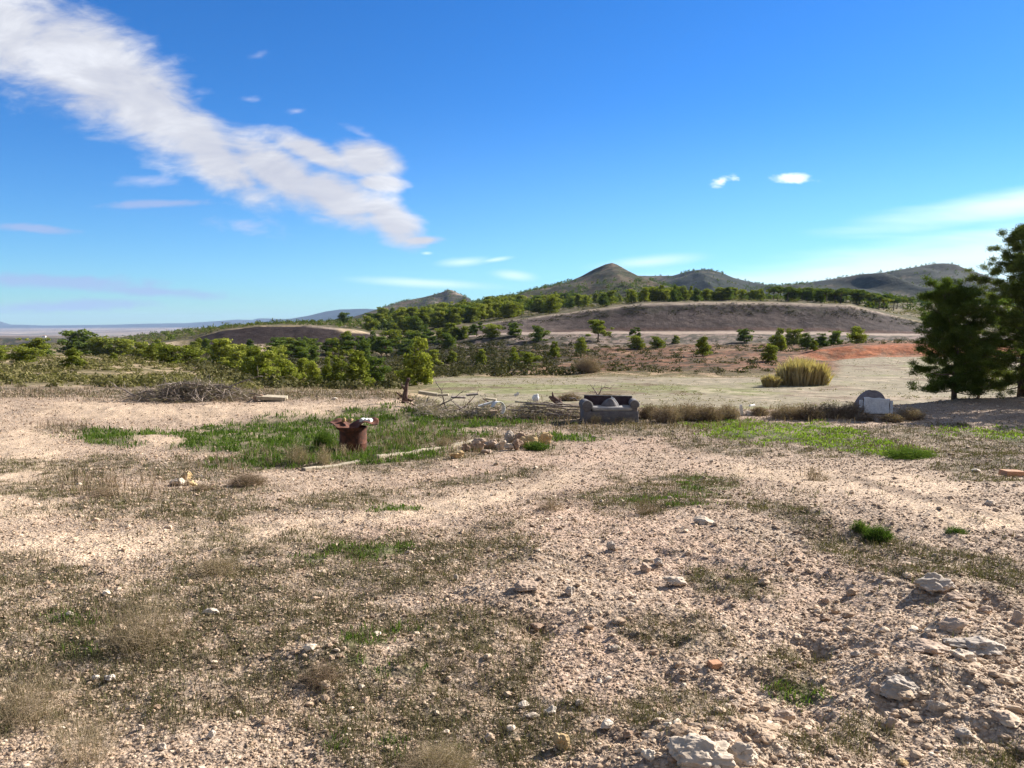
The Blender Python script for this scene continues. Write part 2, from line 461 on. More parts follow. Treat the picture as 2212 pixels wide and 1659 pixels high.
SAND = [(60, 985, 130, 90, 30), (300, 890, 360, 24, 2), (620, 885, 290, 20, -1), (100, 1180, 420, 40, -4), (500, 1165, 420, 32, -6), (700, 1125, 300, 14, -6), (1900, 1045, 330, 40, 6),
        (2050, 1100, 260, 34, 12), (1700, 1030, 200, 22, 4), (340, 950, 90, 18, 4), (820, 873, 90, 6, -6), (60, 1080, 120, 60, 0), (1000, 1085, 330, 22, -12)]
PINK = [(1250, 1130, 420, 130, -14), (1130, 1000, 380, 40, -8), (1400, 960, 260, 26, 0), (800, 1150, 420, 22, -7), (1500, 1220, 500, 160, 8), (1250, 1400, 350, 200, 0)]
ROCKY = [(2110, 1400, 220, 70, 10), (1600, 1610, 220, 90, 0), (2000, 1520, 190, 80, 10), (2000, 1280, 160, 50, 14), (1650, 1150, 180, 24, 10), (1220, 1260, 200, 60, 30), (2150, 1560, 120, 100, 0),
         (420, 1035, 90, 16, 0), (700, 1410, 90, 34, 0)]
BROWN = [(1740, 1120, 90, 18, 14), (2000, 1075, 200, 12, 14), (1220, 1080, 120, 18, 6), (2170, 1155, 80, 14, 4), (1390, 1600, 120, 50, 0), (700, 1350, 90, 40, 0), (2180, 985, 160, 36, -6)]


def masks(PX, PY, X, Y):
    nr = sstep(Y, 38, 33)
    g = region(PX, PY, X, Y, GREEN, 101, .45, .85) * nr
    cov = sstep(fbm(X * 2.2 + 7, Y * 2.2, 4, 111, .65), .40, .60)
    lush = region(PX, PY, X, Y, [(700, 928, 350, 36, -4), (960, 903, 240, 20, 2), (620, 955, 330, 30, 0), (240, 948, 100, 20, 4), (700, 985, 240, 14, -4), (1690, 930, 190, 20, 3), (1780, 952, 150, 16, 4), (1560, 915, 110, 12, 0), (430, 950, 260, 20, 0), (1950, 978, 90, 12, 4)], 131, .35, .38)
    gray = sstep(blob(PX, PY, 345, 950, 80, 16), 0, .5)
    g = g * np.where(Y < 11.5, .85 * cov * sstep(Y, .5, 6) ** .3, .30 + .70 * cov)
    g = np.clip(np.maximum(g, lush * (.62 + .38 * cov) * (Y > 11)) * (1 - gray), 0, 1)
    w = region(PX, PY, X, Y, WEED, 102, .45, .70) * nr
    s = region(PX, PY, X, Y, SAND, 103, .6, .55) * nr
    p = region(PX, PY, X, Y, PINK, 104, .9, .5) * nr
    r = region(PX, PY, X, Y, ROCKY, 105, .5, .7) * nr
    b = region(PX, PY, X, Y, BROWN, 106, .6, .6) * nr
    return dict(green=g, weed=w, sand=s, pink=p, rock=r, brown=b)


def lerp(a, b, t):
    return a + (np.asarray(b) - a) * t[..., None]


M = masks(PX, PY, X, Yg)
C = np.empty((NR, NC, 3)); C[:] = (.50, .39, .295)
n_a = fbm(X * .55, Yg * .55, 4, 200); n_b = fbm(X * 3, Yg * 3, 4, 210); n_c = fbm(X * 14, Yg * 14, 3, 220)
C = lerp(C, (.56, .415, .32), M['pink'] * .8)
C = lerp(C, (.68, .53, .385), M['sand'])
C = lerp(C, (.21, .155, .115), M['brown'] * .75)
C = lerp(C, (.50, .41, .32), M['rock'] * .7)
wd_n = sstep(fbm(X * 5.5, Yg * 5.5, 4, 230, .6), .40, .58)
C = lerp(C, (.11, .097, .058), M['weed'] * (.30 + .58 * wd_n))
C = lerp(C, (.085, .115, .035), M['green'] * .85)
C = C * (1 + .34 * (n_a - .5) + .5 * (n_b - .5))[..., None]
pebb = sstep(n_c, .56, .72)
C = lerp(C, (.68, .56, .44), pebb * .45 * (1 - M['green']) * sstep(Yg, 30, 20))

# middle distance
far1 = sstep(Yg, 31, 36)
nf = fbm(X * .12, Yg * .12, 4, 300); nf2 = fbm(X * .6, Yg * .6, 4, 310, .6); nf3 = fbm(X * .03, Yg * .03, 4, 320)
C1 = np.empty_like(C); C1[:] = (.38, .295, .185)                       # scrub slope soil
olive = sstep(nf2, .38, .55)
C1 = lerp(C1, (.14, .125, .06), olive * .8)
redness = (.25 + .75 * sstep(PX, 1000, 1300)) * sstep(PX, 900, 960) * sstep(Yg, 66, 80) * sstep(Yg, 176, 160)
red = np.empty_like(C); red[:] = (.235, .125, .078)
red = lerp(red, (.33, .215, .135), sstep(nf, .5, .7))
red = lerp(red, (.085, .065, .04), sstep(nf2, .44, .54) * .88)
C1 = lerp(C1, red, redness)
rub = np.empty_like(C); rub[:] = (.27, .21, .175)
rub = lerp(rub, (.09, .085, .065), sstep(nf2, .40, .52) * .9)
C1 = lerp(C1, rub, sstep(Yg, 158, 178) * sstep(PX, 880, 1020) * sstep(Yg, 207, 205))
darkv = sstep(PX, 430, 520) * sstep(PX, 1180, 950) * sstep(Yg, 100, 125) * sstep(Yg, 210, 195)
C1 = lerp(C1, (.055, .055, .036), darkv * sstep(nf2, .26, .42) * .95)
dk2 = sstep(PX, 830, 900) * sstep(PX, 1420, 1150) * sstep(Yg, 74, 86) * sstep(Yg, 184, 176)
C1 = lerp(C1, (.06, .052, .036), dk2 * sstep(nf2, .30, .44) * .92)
# field terrace
fld = np.empty_like(C); fld[:] = (.305, .268, .188)
fld = lerp(fld, (.22, .235, .095), sstep(fbm(X * .10, Yg * .10, 5, 330, .6), .46, .60) * .75)
fld = lerp(fld, (.20, .145, .105), sstep(fbm(X * .22 + 9, Yg * .22, 5, 333, .6), .58, .66) * .7)
fld = lerp(fld, (.50, .42, .31), sstep(fbm(X * .4, Yg * .4, 4, 334, .6), .62, .70) * .5)
C1 = lerp(C1, fld, fieldm)
edge = sstep(PX, 1700, 1790) * (Yg > 99.5) * (Yg < 112)
redb = np.empty_like(C); redb[:] = (.36, .135, .066)
redb = lerp(redb, (.30, .19, .12), sstep(nf2, .50, .62) * .7)
redb = lerp(redb, (.44, .17, .08), sstep(fbm(X * .4, Yg * 1.5, 3, 345), .5, .62) * .7)
C1 = lerp(C1, redb, np.where(edge > 0, edge, 0) * sstep(Yg, 112, 106))
# yard rim, dry weed strip
# road, embankment
roadm = (sstep(PX, 950, 1030) * sstep(Yg, 195, 196.5) * sstep(Yg, 205, 203.5))
C1 = lerp(C1, (.40, .32, .26), roadm)
bank = ((Yg > 205.5) & (Yg < 223)).astype(float)
bc = np.empty_like(C); bc[:] = (.104, .083, .076)
bc = lerp(bc, (.150, .118, .104), np.clip(sstep(PX, 1300, 1420) * sstep(PX, 1780, 1640) * sstep(Yg, 209.5, 210) * sstep(Yg, 216.3, 215.8), 0, 1))
bc = lerp(bc, (.125, .08, .065), sstep(Yg, 208.6, 208.0))
bc = lerp(bc, (.075, .068, .05), sstep(fbm(X * .3, Yg * .6, 5, 341, .65), .47, .55) * .85 * sstep(Yg, 214.5, 216.5))
bc = bc * (.86 * (1 + 1.1 * (fbm(X * .12, Yg * .5, 6, 342, .68) - .5)))[..., None]
bc = lerp(bc, (.19, .15, .128), sstep(PX, 1320, 1120) * .6)
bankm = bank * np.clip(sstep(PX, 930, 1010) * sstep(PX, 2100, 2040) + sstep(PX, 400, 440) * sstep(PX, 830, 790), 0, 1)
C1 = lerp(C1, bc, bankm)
left_shade = bankm * (PX < 850)
C1 = lerp(C1, (.045, .034, .032), left_shade * .95)  # shade on the small left embankment painted into its colour
crest = (Yg > 221) * (Yg < 240) * np.clip(sstep(PX, 990, 1010) * sstep(PX, 1960, 1930) * (Yg < 223.5) + sstep(PX, 640, 700) * sstep(PX, 860, 820), 0, 1)
C1 = lerp(C1, (.33, .27, .215), crest * .9)
# pale fields left behind the first crest
pale = np.clip(sstep(blob(PXg, PY, 345, 742, 50, 8), 0, .3) + sstep(blob(PXg, PY, 545, 752, 60, 10), 0, .3) + sstep(blob(PXg, PY, 780, 712, 60, 10), 0, .3), 0, 1) * (Yg > 100)
C1 = lerp(C1, (.47, .37, .25), pale)
# forest floor and hills
ff = sstep(Yg, 223, 228)
fl_c = np.empty_like(C); fl_c[:] = (.11, .10, .055)
fl_c = lerp(fl_c, (.24, .20, .13), sstep(nf, .60, .72))
C1 = lerp(C1, fl_c, ff)
hz = sstep(Yg, 480, 650)
hn = fbm(X * .02, Yg * .02, 5, 350, .6); hn2 = fbm(X * .09, Yg * .06, 4, 351, .6)
hc = np.empty_like(C); hc[:] = (.10, .078, .052)
hc = lerp(hc, (.19, .145, .098), sstep(hn, .50, .64) * .7)
hc = lerp(hc, (.050, .058, .028), sstep(hn2, .40, .54) * .85)
greenh = sstep(PXg, 1390, 1480)
hc = lerp(hc, (.022, .032, .024), greenh * .92 * (1 - sstep(hn, .62, .7) * .5))
rockm = sstep(hn, .60, .68) * sstep(PXg, 900, 960) * sstep(PXg, 1040, 1010) * (Yg > 1200)
hc = lerp(hc, (.42, .35, .28), rockm * .8)
C1 = lerp(C1, hc, hz)
# plain
pz = sstep(Yg, 1400, 2300)
pc = np.empty_like(C); pc[:] = (.26, .195, .155)
st = fbm(X * .0012, Yg * .004, 5, 360, .6)
pc = lerp(pc, (.50, .42, .33), sstep(st, .52, .60))
pc = lerp(pc, (.12, .115, .085), sstep(fbm(X * .0016 + 4, Yg * .006, 5, 361, .6), .52, .62) * .8)
pc = lerp(pc, (.055, .062, .060), sstep(Yg, 10500, 11300))
pc = lerp(pc, (.045, .058, .058), sstep(Yg, 6500, 6800) * sstep(Yg, 9300, 9000) * sstep(PXg, 500, 560))
notbig = 1 - sstep(PXg, 690, 760) * sstep(Yg, 2400, 2200)
C1 = lerp(C1, pc, pz * notbig)
C = C * (1 - far1)[..., None] + C1 * far1[..., None]
C = np.clip(C * np.where(Yg < 33, .86, .84)[..., None] * np.where(Yg[..., None] < 33, np.array([.985, .985, .985]), 1.0), .008, .8)

# ------------------------------------------------------------------ mesh helpers
def mesh_from_arrays(name, V, Fc, nside, mat=None, smooth=False, attrs=None, colattr=None):
    """V (n,3); Fc (m,nside) ints"""
    me = bpy.data.meshes.new(name)
    V = np.ascontiguousarray(V, dtype=np.float32); Fc = np.ascontiguousarray(Fc, dtype=np.int32)
    me.vertices.add(len(V)); me.vertices.foreach_set('co', V.ravel())
    m = len(Fc)
    me.loops.add(m * nside); me.loops.foreach_set('vertex_index', Fc.ravel())
    me.polygons.add(m)
    me.polygons.foreach_set('loop_start', np.arange(0, m * nside, nside, dtype=np.int32))
    me.polygons.foreach_set('loop_total', np.full(m, nside, dtype=np.int32))
    me.update(calc_edges=True)
    me.polygons.foreach_set('use_smooth', np.full(m, smooth))
    for k, v in (attrs or {}).items():
        a = me.attributes.new(k, 'FLOAT', 'POINT'); a.data.foreach_set('value', np.asarray(v, np.float32))
    if colattr is not None:
        a = me.attributes.new('col', 'FLOAT_COLOR', 'POINT')
        cc = np.ones((len(V), 4), np.float32); cc[:, :3] = colattr
        a.data.foreach_set('color', cc.ravel())
    if mat:
        me.materials.append(mat)
    return me


def link(name, me, parent=None, loc=(0, 0, 0), rot=(0, 0, 0), scale=(1, 1, 1)):
    o = bpy.data.objects.new(name, me)
    COL.objects.link(o)
    o.location = loc; o.rotation_euler = rot; o.scale = scale
    if parent:
        o.parent = parent
    return o


def tag(o, label=None, cat=None, group=None, kind=None):
    if label: o['label'] = label
    if cat: o['category'] = cat
    if group: o['group'] = group
    if kind: o['kind'] = kind
    return o


class MB:
    """collects shapes as triangles / quads, makes one mesh"""
    def __init__(s):
        s.v = []; s.f = []
    def add(s, vs, fs):
        b = len(s.v); s.v += [tuple(p) for p in vs]; s.f += [tuple(i + b for i in f) for f in fs]
    def box(s, c, size, rot=None, taper=1.0):
        sx, sy, sz = [d / 2 for d in size]
        R = rot.to_matrix() if isinstance(rot, Euler) else (Matrix.Rotation(rot, 3, 'Z') if rot else Matrix.Identity(3))
        vs = []
        for z, k in ((-sz, 1), (sz, taper)):
            for x, y in ((-sx, -sy), (sx, -sy), (sx, sy), (-sx, sy)):
                vs.append(Vector(c) + R @ Vector((x * k, y * k, z)))
        s.add(vs, [(3, 2, 1, 0), (4, 5, 6, 7), (0, 1, 5, 4), (1, 2, 6, 5), (2, 3, 7, 6), (3, 0, 4, 7)])
    def tube(s, pts, rad, n=6, caps=True):
        pts = [Vector(p) for p in pts]
        rad = [rad] * len(pts) if not hasattr(rad, '__len__') else rad
        vs = []; prev = None
        for i, p in enumerate(pts):
            d = (pts[min(i + 1, len(pts) - 1)] - pts[max(i - 1, 0)]).normalized()
            if prev is None:
                a = d.orthogonal().normalized()
            else:
                a = (prev - d * prev.dot(d)).normalized()
            prev = a; b = d.cross(a)
            for k in range(n):
                t = 2 * math.pi * k / n
                vs.append(p + (a * math.cos(t) + b * math.sin(t)) * rad[i])
        fs = []
        for i in range(len(pts) - 1):
            for k in range(n):
                fs.append((i * n + k, i * n + (k + 1) % n, (i + 1) * n + (k + 1) % n, (i + 1) * n + k))
        if caps:
            fs.append(tuple(range(n))[::-1]); fs.append(tuple((len(pts) - 1) * n + k for k in range(n)))
        s.add(vs, fs)
    def lathe(s, prof, n=32, c=(0, 0, 0)):
        vs = []
        for r, z in prof:
            for k in range(n):
                t = 2 * math.pi * k / n
                vs.append((c[0] + r * math.cos(t), c[1] + r * math.sin(t), c[2] + z))
        fs = [(i * n + k, i * n + (k + 1) % n, (i + 1) * n + (k + 1) % n, (i + 1) * n + k) for i in range(len(prof) - 1) for k in range(n)]
        s.add(vs, fs)
    def grid(s, fn, nu, nv, close_u=False):
        vs = [fn(i / (nu if close_u else nu - 1), j / (nv - 1)) for j in range(nv) for i in range(nu)]
        fs = []
        for j in range(nv - 1):
            for i in range(nu if close_u else nu - 1):
                a = j * nu + i; b = j * nu + (i + 1) % nu
                fs.append((a, b, b + nu, a + nu))
        s.add(vs, fs)
    def build(s, name, mat, parent=None, smooth=False, bevel=0, sub=0, loc=(0, 0, 0), rot=(0, 0, 0), thick=0):
        me = bpy.data.meshes.new(name)
        me.from_pydata(s.v, [], s.f); me.update()
        if smooth:
            me.polygons.foreach_set('use_smooth', [True] * len(me.polygons))
        me.materials.append(mat)
        o = link(name, me, parent, loc, rot)
        if thick:
            m = o.modifiers.new('thickness', 'SOLIDIFY'); m.thickness = thick; m.offset = 0
        if bevel:
            m = o.modifiers.new('bevel', 'BEVEL'); m.width = bevel; m.segments = 3
        if sub:
            m = o.modifiers.new('sub', 'SUBSURF'); m.levels = sub; m.render_levels = sub
        return o


_ico = {}
def ico(sub):
    if sub in _ico: return _ico[sub]
    p = (1 + 5 ** .5) / 2
    v = np.array([(-1, p, 0), (1, p, 0), (-1, -p, 0), (1, -p, 0), (0, -1, p), (0, 1, p), (0, -1, -p), (0, 1, -p), (p, 0, -1), (p, 0, 1), (-p, 0, -1), (-p, 0, 1)], float)
    v /= np.linalg.norm(v[0])
    f = [(0, 11, 5), (0, 5, 1), (0, 1, 7), (0, 7, 10), (0, 10, 11), (1, 5, 9), (5, 11, 4), (11, 10, 2), (10, 7, 6), (7, 1, 8), (3, 9, 4), (3, 4, 2), (3, 2, 6), (3, 6, 8), (3, 8, 9), (4, 9, 5), (2, 4, 11), (6, 2, 10), (8, 6, 7), (9, 8, 1)]
    v = [tuple(a) for a in v]
    for _ in range(sub):
        cache = {}; nf = []
        def mid(a, b):
            key = (min(a, b), max(a, b))
            if key not in cache:
                m = (np.array(v[a]) + np.array(v[b])) / 2; m /= np.linalg.norm(m)
                cache[key] = len(v); v.append(tuple(m))
            return cache[key]
        for a, b, c in f:
            ab, bc, ca = mid(a, b), mid(b, c), mid(c, a)
            nf += [(a, ab, ca), (b, bc, ab), (c, ca, bc), (ab, bc, ca)]
        f = nf
    _ico[sub] = (np.array(v), np.array(f))
    return _ico[sub]

# ------------------------------------------------------------------ materials
def new_mat(name):
    m = bpy.data.materials.new(name)
    m.use_nodes = True
    m.node_tree.nodes.clear()
    t = NT(m.node_tree)
    out = t.node('ShaderNodeOutputMaterial')
    return m, t, out


def principled(t, out, col, rough=.9, bump=None, bstr=.3, bdist=.02, spec=.2, metal=0):
    b = t.node('ShaderNodeBsdfPrincipled')
    t.put(b.inputs['Base Color'], col)
    t.put(b.inputs['Roughness'], rough)
    b.inputs['Specular IOR Level'].default_value = spec
    b.inputs['Metallic'].default_value = metal
    if bump is not None:
        n = t.node('ShaderNodeBump')
        n.inputs['Strength'].default_value = bstr
        n.inputs['Distance'].default_value = bdist
        t.l.new(bump, n.inputs['Height'])
        t.l.new(n.outputs[0], b.inputs['Normal'])
    t.l.new(b.outputs[0], out.inputs[0])
    return b


def mat_ground():
    m, t, out = new_mat('ground_soil')
    at = t.node('ShaderNodeAttribute', attribute_name='col')
    geo = t.node('ShaderNodeNewGeometry')
    P = geo.outputs['Position']
    n1 = t.noise(P, 38, 5, .65)
    n2 = t.noise(P, 130, 3, .6)
    vor = t.node('ShaderNodeTexVoronoi', feature='F1')
    t.l.new(P, vor.inputs['Vector']); vor.inputs['Scale'].default_value = 42
    v2 = t.node('ShaderNodeTexVoronoi', feature='F1')
    t.l.new(P, v2.inputs['Vector']); v2.inputs['Scale'].default_value = 95
    peb = t.ramp(vor.outputs['Distance'], [(.15, (1.22, 1.22, 1.22, 1)), (.45, (.92, .92, .92, 1)), (.75, (.45, .44, .43, 1))])
    k = t.mixc(.8, at.outputs['Color'], peb, 'MULTIPLY')
    bw = t.node('ShaderNodeSeparateColor'); t.l.new(vor.outputs['Color'], bw.inputs[0])
    k = t.mixc(.8, k, t.ramp(bw.outputs[0], [(0, (.72, .70, .68, 1)), (.5, (1, 1, 1, 1)), (1, (1.28, 1.22, 1.15, 1))]), 'MULTIPLY')
    k = t.mixc(.85, k, t.ramp(n1, [(.3, (.62, .60, .58, 1)), (.5, (1, 1, 1, 1)), (.7, (1.3, 1.27, 1.22, 1))]), 'MULTIPLY')
    k = t.mixc(.5, k, t.ramp(n2, [(.3, (.8, .8, .8, 1)), (.7, (1.2, 1.2, 1.2, 1))]), 'MULTIPLY')
    h = t.math('ADD', t.math('MULTIPLY', vor.outputs['Distance'], -.8), t.math('MULTIPLY', n1, 1.0))
    h = t.math('ADD', h, t.math('MULTIPLY', v2.outputs['Distance'], -.35))
    principled(t, out, k, .95, h, .9, .012, .1)
    return m


def mat_far(name, scale, lo=.7, hi=1.3, bstr=.5, bdist=.4):
    m, t, out = new_mat(name)
    at = t.node('ShaderNodeAttribute', attribute_name='col')
    geo = t.node('ShaderNodeNewGeometry')
    P = geo.outputs['Position']
    n1 = t.noise(P, scale, 6, .65)
    n2 = t.noise(P, scale * 6, 4, .6)
    k = t.mixc(1, at.outputs['Color'], t.ramp(n1, [(.32, (lo, lo, lo, 1)), (.5, (1, 1, 1, 1)), (.68, (hi, hi, hi, 1))]), 'MULTIPLY')
    k = t.mixc(.7, k, t.ramp(n2, [(.35, (.7, .7, .7, 1)), (.65, (1.25, 1.25, 1.25, 1))]), 'MULTIPLY')
    principled(t, out, k, .95, t.math('ADD', n1, t.math('MULTIPLY', n2, .25)), bstr, bdist, .05)
    return m


def mat_leaf(name, stops, trans=.3, noise_scale=.8):
    m, t, out = new_mat(name)
    at = t.node('ShaderNodeAttribute', attribute_name='rnd')
    oi = t.node('ShaderNodeObjectInfo')
    geo = t.node('ShaderNodeNewGeometry')
    n = t.noise(geo.outputs['Position'], noise_scale, 3, .5)
    f = t.math('ADD', t.math('MULTIPLY', at.outputs['Fac'], .5), t.math('ADD', t.math('MULTIPLY', n, .4), t.math('MULTIPLY', oi.outputs['Random'], .22)))
    f = t.math('SUBTRACT', f, .06)
    c = t.ramp(f, stops)
    d = t.node('ShaderNodeBsdfDiffuse'); t.l.new(c, d.inputs[0])
    tr = t.node('ShaderNodeBsdfTranslucent'); t.l.new(t.mixc(1, c, (1.1, 1.25, .6, 1), 'MULTIPLY'), tr.inputs[0])
    mx = t.node('ShaderNodeMixShader'); mx.inputs[0].default_value = trans
    t.l.new(d.outputs[0], mx.inputs[1]); t.l.new(tr.outputs[0], mx.inputs[2])
    t.l.new(mx.outputs[0], out.inputs[0])
    return m


def mat_attr_stone(name, stops, scale=60, rough=.9):
    m, t, out = new_mat(name)
    at = t.node('ShaderNodeAttribute', attribute_name='rnd')
    geo = t.node('ShaderNodeNewGeometry')
    n = t.noise(geo.outputs['Position'], scale, 4, .6)
    c = t.ramp(at.outputs['Fac'], stops)
    c = t.mixc(.7, c, t.ramp(n, [(.3, (.7, .7, .7, 1)), (.7, (1.25, 1.25, 1.25, 1))]), 'MULTIPLY')
    principled(t, out, c, rough, n, .4, .006, .15)
    return m


def mat_noise(name, c1, c2, scale=8, rough=.85, bstr=.4, bdist=.01, spec=.2, detail=5, metal=0, c3=None):
    m, t, out = new_mat(name)
    tc = t.node('ShaderNodeTexCoord')
    n = t.noise(tc.outputs['Object'], scale, detail, .62)
    n2 = t.noise(tc.outputs['Object'], scale * 5, 4, .6)
    stops = [(.32, (*c1, 1)), (.66, (*c2, 1))] if c3 is None else [(.3, (*c1, 1)), (.5, (*c2, 1)), (.68, (*c3, 1))]
    c = t.ramp(n, stops)
    c = t.mixc(.6, c, t.ramp(n2, [(.3, (.72, .72, .72, 1)), (.7, (1.2, 1.2, 1.2, 1))]), 'MULTIPLY')
    principled(t, out, c, rough, t.math('ADD', n, t.math('MULTIPLY', n2, .4)), bstr, bdist, spec, metal)
    return m


MG = mat_ground()
M_MID = mat_far('slope_soil', .9, .62, 1.35, .6, .25)
M_FIELD = mat_far('field_soil', 1.4, .7, 1.25, .5, .15)
M_ROAD = mat_far('road_dirt', 1.0, .85, 1.12, .3, .08)
M_BANK = mat_far('bank_earth', .45, .62, 1.4, .7, .5)
M_HILL = mat_far('hill_scrub', .06, .62, 1.4, .7, 4.0)
M_PLAIN = mat_far('plain_soil', .004, .7, 1.3, .2, 8.0)
M_MOUNT = mat_far('mountain_soil', .003, .75, 1.25, .6, 40.0)
M_GRAVEL = mat_attr_stone('gravel_stone', [(0, (.17, .115, .08)), (.2, (.31, .22, .15)), (.5, (.43, .32, .22)), (.8, (.54, .42, .30)), (1, (.70, .59, .45))])
M_GREEN = mat_leaf('green_blades', [(.1, (.035, .065, .018)), (.5, (.085, .135, .03)), (.9, (.20, .24, .065))], .32, .9)
M_STRAW = mat_leaf('straw_stalks', [(.1, (.16, .12, .08)), (.5, (.32, .25, .17)), (.9, (.52, .43, .30))], .15, 1.6)
M_DRY = mat_leaf('dry_blades', [(.1, (.07, .055, .035)), (.4, (.16, .125, .08)), (.62, (.13, .135, .055)), (.85, (.28, .22, .145)), (1, (.50, .42, .28))], .15, 1.6)
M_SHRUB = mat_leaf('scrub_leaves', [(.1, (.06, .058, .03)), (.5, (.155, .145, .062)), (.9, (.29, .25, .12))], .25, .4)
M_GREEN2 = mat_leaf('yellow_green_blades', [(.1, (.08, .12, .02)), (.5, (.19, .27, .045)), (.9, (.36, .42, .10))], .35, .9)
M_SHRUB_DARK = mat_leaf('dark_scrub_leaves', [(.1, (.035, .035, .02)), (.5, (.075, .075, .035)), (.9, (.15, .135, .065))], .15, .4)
M_TWIG = mat_leaf('grey_twigs', [(.1, (.11, .085, .07)), (.5, (.29, .24, .205)), (.9, (.58, .50, .44))], .15, 1.5)
M_BRUSH = mat_leaf('brown_twigs', [(.1, (.11, .075, .055)), (.5, (.26, .19, .14)), (.9, (.46, .37, .28))], .15, 1.0)
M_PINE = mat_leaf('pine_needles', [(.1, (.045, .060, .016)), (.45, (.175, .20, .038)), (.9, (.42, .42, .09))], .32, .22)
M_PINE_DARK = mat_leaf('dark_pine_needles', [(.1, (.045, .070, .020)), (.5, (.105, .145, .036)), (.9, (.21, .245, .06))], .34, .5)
M_PINE_NEAR = mat_leaf('near_pine_needles', [(.1, (.035, .050, .018)), (.5, (.105, .13, .036)), (.9, (.30, .33, .10))], .24, 1.6)
M_PINE_FAR = mat_leaf('hillside_needles', [(.1, (.045, .065, .02)), (.5, (.10, .13, .035)), (.9, (.17, .20, .06))], .25, .05)
M_BARK = mat_noise('pine_bark', (.07, .05, .04), (.19, .14, .11), 9, .95, .8, .02)
M_REED = mat_leaf('straw_reeds', [(.1, (.15, .10, .055)), (.5, (.38, .29, .14)), (.9, (.64, .53, .32))], .25, .9)
M_DEAD = mat_noise('dead_wood', (.14, .11, .095), (.36, .31, .27), 14, .9, .6, .006)
M_DEAD_DARK = mat_noise('dark_dead_wood', (.06, .035, .03), (.16, .10, .08), 11, .9, .7, .01)
M_RUST = mat_noise('rusty_steel', (.04, .018, .012), (.095, .034, .019), 7, .85, .5, .004, .3, c3=(.19, .066, .034))
M_FABRIC = mat_noise('grey_fabric', (.13, .125, .13), (.20, .19, .195), 7, .95, .4, .004, .1)
M_FABRIC2 = mat_noise('pale_grey_fabric', (.28, .27, .27), (.40, .39, .38), 7, .95, .4, .004, .1)
M_FABRIC_D = mat_noise('dark_fabric', (.045, .03, .035), (.085, .06, .065), 7, .95, .4, .004, .1)
M_CONC = mat_noise('old_concrete', (.34, .29, .21), (.52, .45, .33), 6, .95, .5, .006)
M_WHITE = mat_noise('weathered_white', (.62, .62, .60), (.82, .82, .80), 5, .7, .2, .003)
M_PLASTER = mat_noise('whitewashed_plaster', (.66, .68, .72), (.86, .87, .88), 5, .9, .2, .003)
M_DOME = mat_noise('rough_grey_render', (.17, .145, .145), (.25, .215, .21), 12, .95, .5, .01)
M_BRICK = mat_noise('fired_brick', (.36, .18, .10), (.52, .31, .19), 16, .9, .5, .004)
M_ROCK = {
    'grey': mat_noise('grey_stone', (.33, .285, .235), (.52, .45, .375), 9, .95, .8, .012),
    'pale': mat_noise('pale_limestone', (.42, .35, .27), (.62, .52, .41), 9, .95, .8, .012),
    'white': mat_noise('white_limestone', (.52, .45, .36), (.70, .62, .51), 9, .95, .6, .01),
    'pink': mat_noise('pinkish_stone', (.34, .25, .185), (.54, .42, .32), 9, .95, .8, .012),
    'yellow': mat_noise('yellow_sandstone', (.36, .25, .12), (.56, .42, .23), 8, .95, .7, .012),
    'brown': mat_noise('brown_stone', (.24, .16, .11), (.42, .31, .225), 9, .95, .8, .012),
    'red': mat_noise('reddish_stone', (.34, .17, .10), (.48, .27, .17), 9, .95, .7, .01),
}

# ------------------------------------------------------------------ terrain objects
def terrain_obj(name, sel, mat, label):
    """sel: boolean mask over cells (NR-1, NC-1)"""
    jj, ii = np.nonzero(sel)
    if len(jj) == 0: return
    a = jj * NC + ii
    quads = np.stack([a, a + 1, a + 1 + NC, a + NC], 1)
    used, inv = np.unique(quads.ravel(), return_inverse=True)
    V = np.stack([X.ravel()[used], Yg.ravel()[used], Z.ravel()[used]], 1)
    me = mesh_from_arrays(name, V, inv.reshape(-1, 4), 4, mat, True, None, C.reshape(-1, 3)[used])
    o = link(name, me)
    tag(o, label, name.replace('_', ' '), kind='structure')
    return o


cY = (Yg[:-1, :-1] + Yg[1:, 1:]) / 2; cPX = (PX[:-1, :-1] + PX[1:, 1:]) / 2
cf = fieldm[:-1, :-1] > .5
cbank = bankm[:-1, :-1] > .5
croad = roadm[:-1, :-1] > .5
credb = (edge[:-1, :-1] > .5) & (cY > 100.3) & (cY < 108)
cnear = cY < 33
chill = (cY > 520) & ((cY < 2300) | (cPX > 760)) & ~((cY > 5500) & (cPX > 480)) & ~(cY > 10500)
cmount = ((cY > 10500) | ((cY > 6300) & (cPX > 480)))
cplain = (cY >= 2300) & ~chill & ~cmount
rest = ~(cnear | chill | cmount | cplain)
s_field = rest & cf & ~credb
s_redb = rest & credb
s_road = rest & croad & ~cf
s_bankR = rest & cbank & (cPX > 850); s_bankL = rest & cbank & (cPX <= 850)
s_mid = rest & ~(s_field | s_redb | s_road | s_bankR | s_bankL)
terrain_obj('ground', cnear, MG, 'pale stony yard of gravel, sand and thin weeds in the foreground')
terrain_obj('terrain', s_mid, M_MID, 'rolling scrub covered slopes between the yard and the hills')
terrain_obj('field', s_field, M_FIELD, 'flat pale green and tan field beyond the yard')
terrain_obj('red_bank', s_redb, M_BANK, 'low bank of bare red earth at the far edge of the field')
terrain_obj('dirt_road', s_road, M_ROAD, 'pale dirt road along the foot of the long embankment')
terrain_obj('embankment', s_bankR, M_BANK, 'long grey brown earth embankment below the pine belt')
terrain_obj('dark_embankment', s_bankL, M_BANK, 'small earth embankment in the valley, its shade painted into the colour')
terrain_obj('hills', chill, M_HILL, 'scrubby hills with rounded and pointed tops on the skyline')
terrain_obj('plain', cplain, M_PLAIN, 'wide pale plain stretching to the horizon')
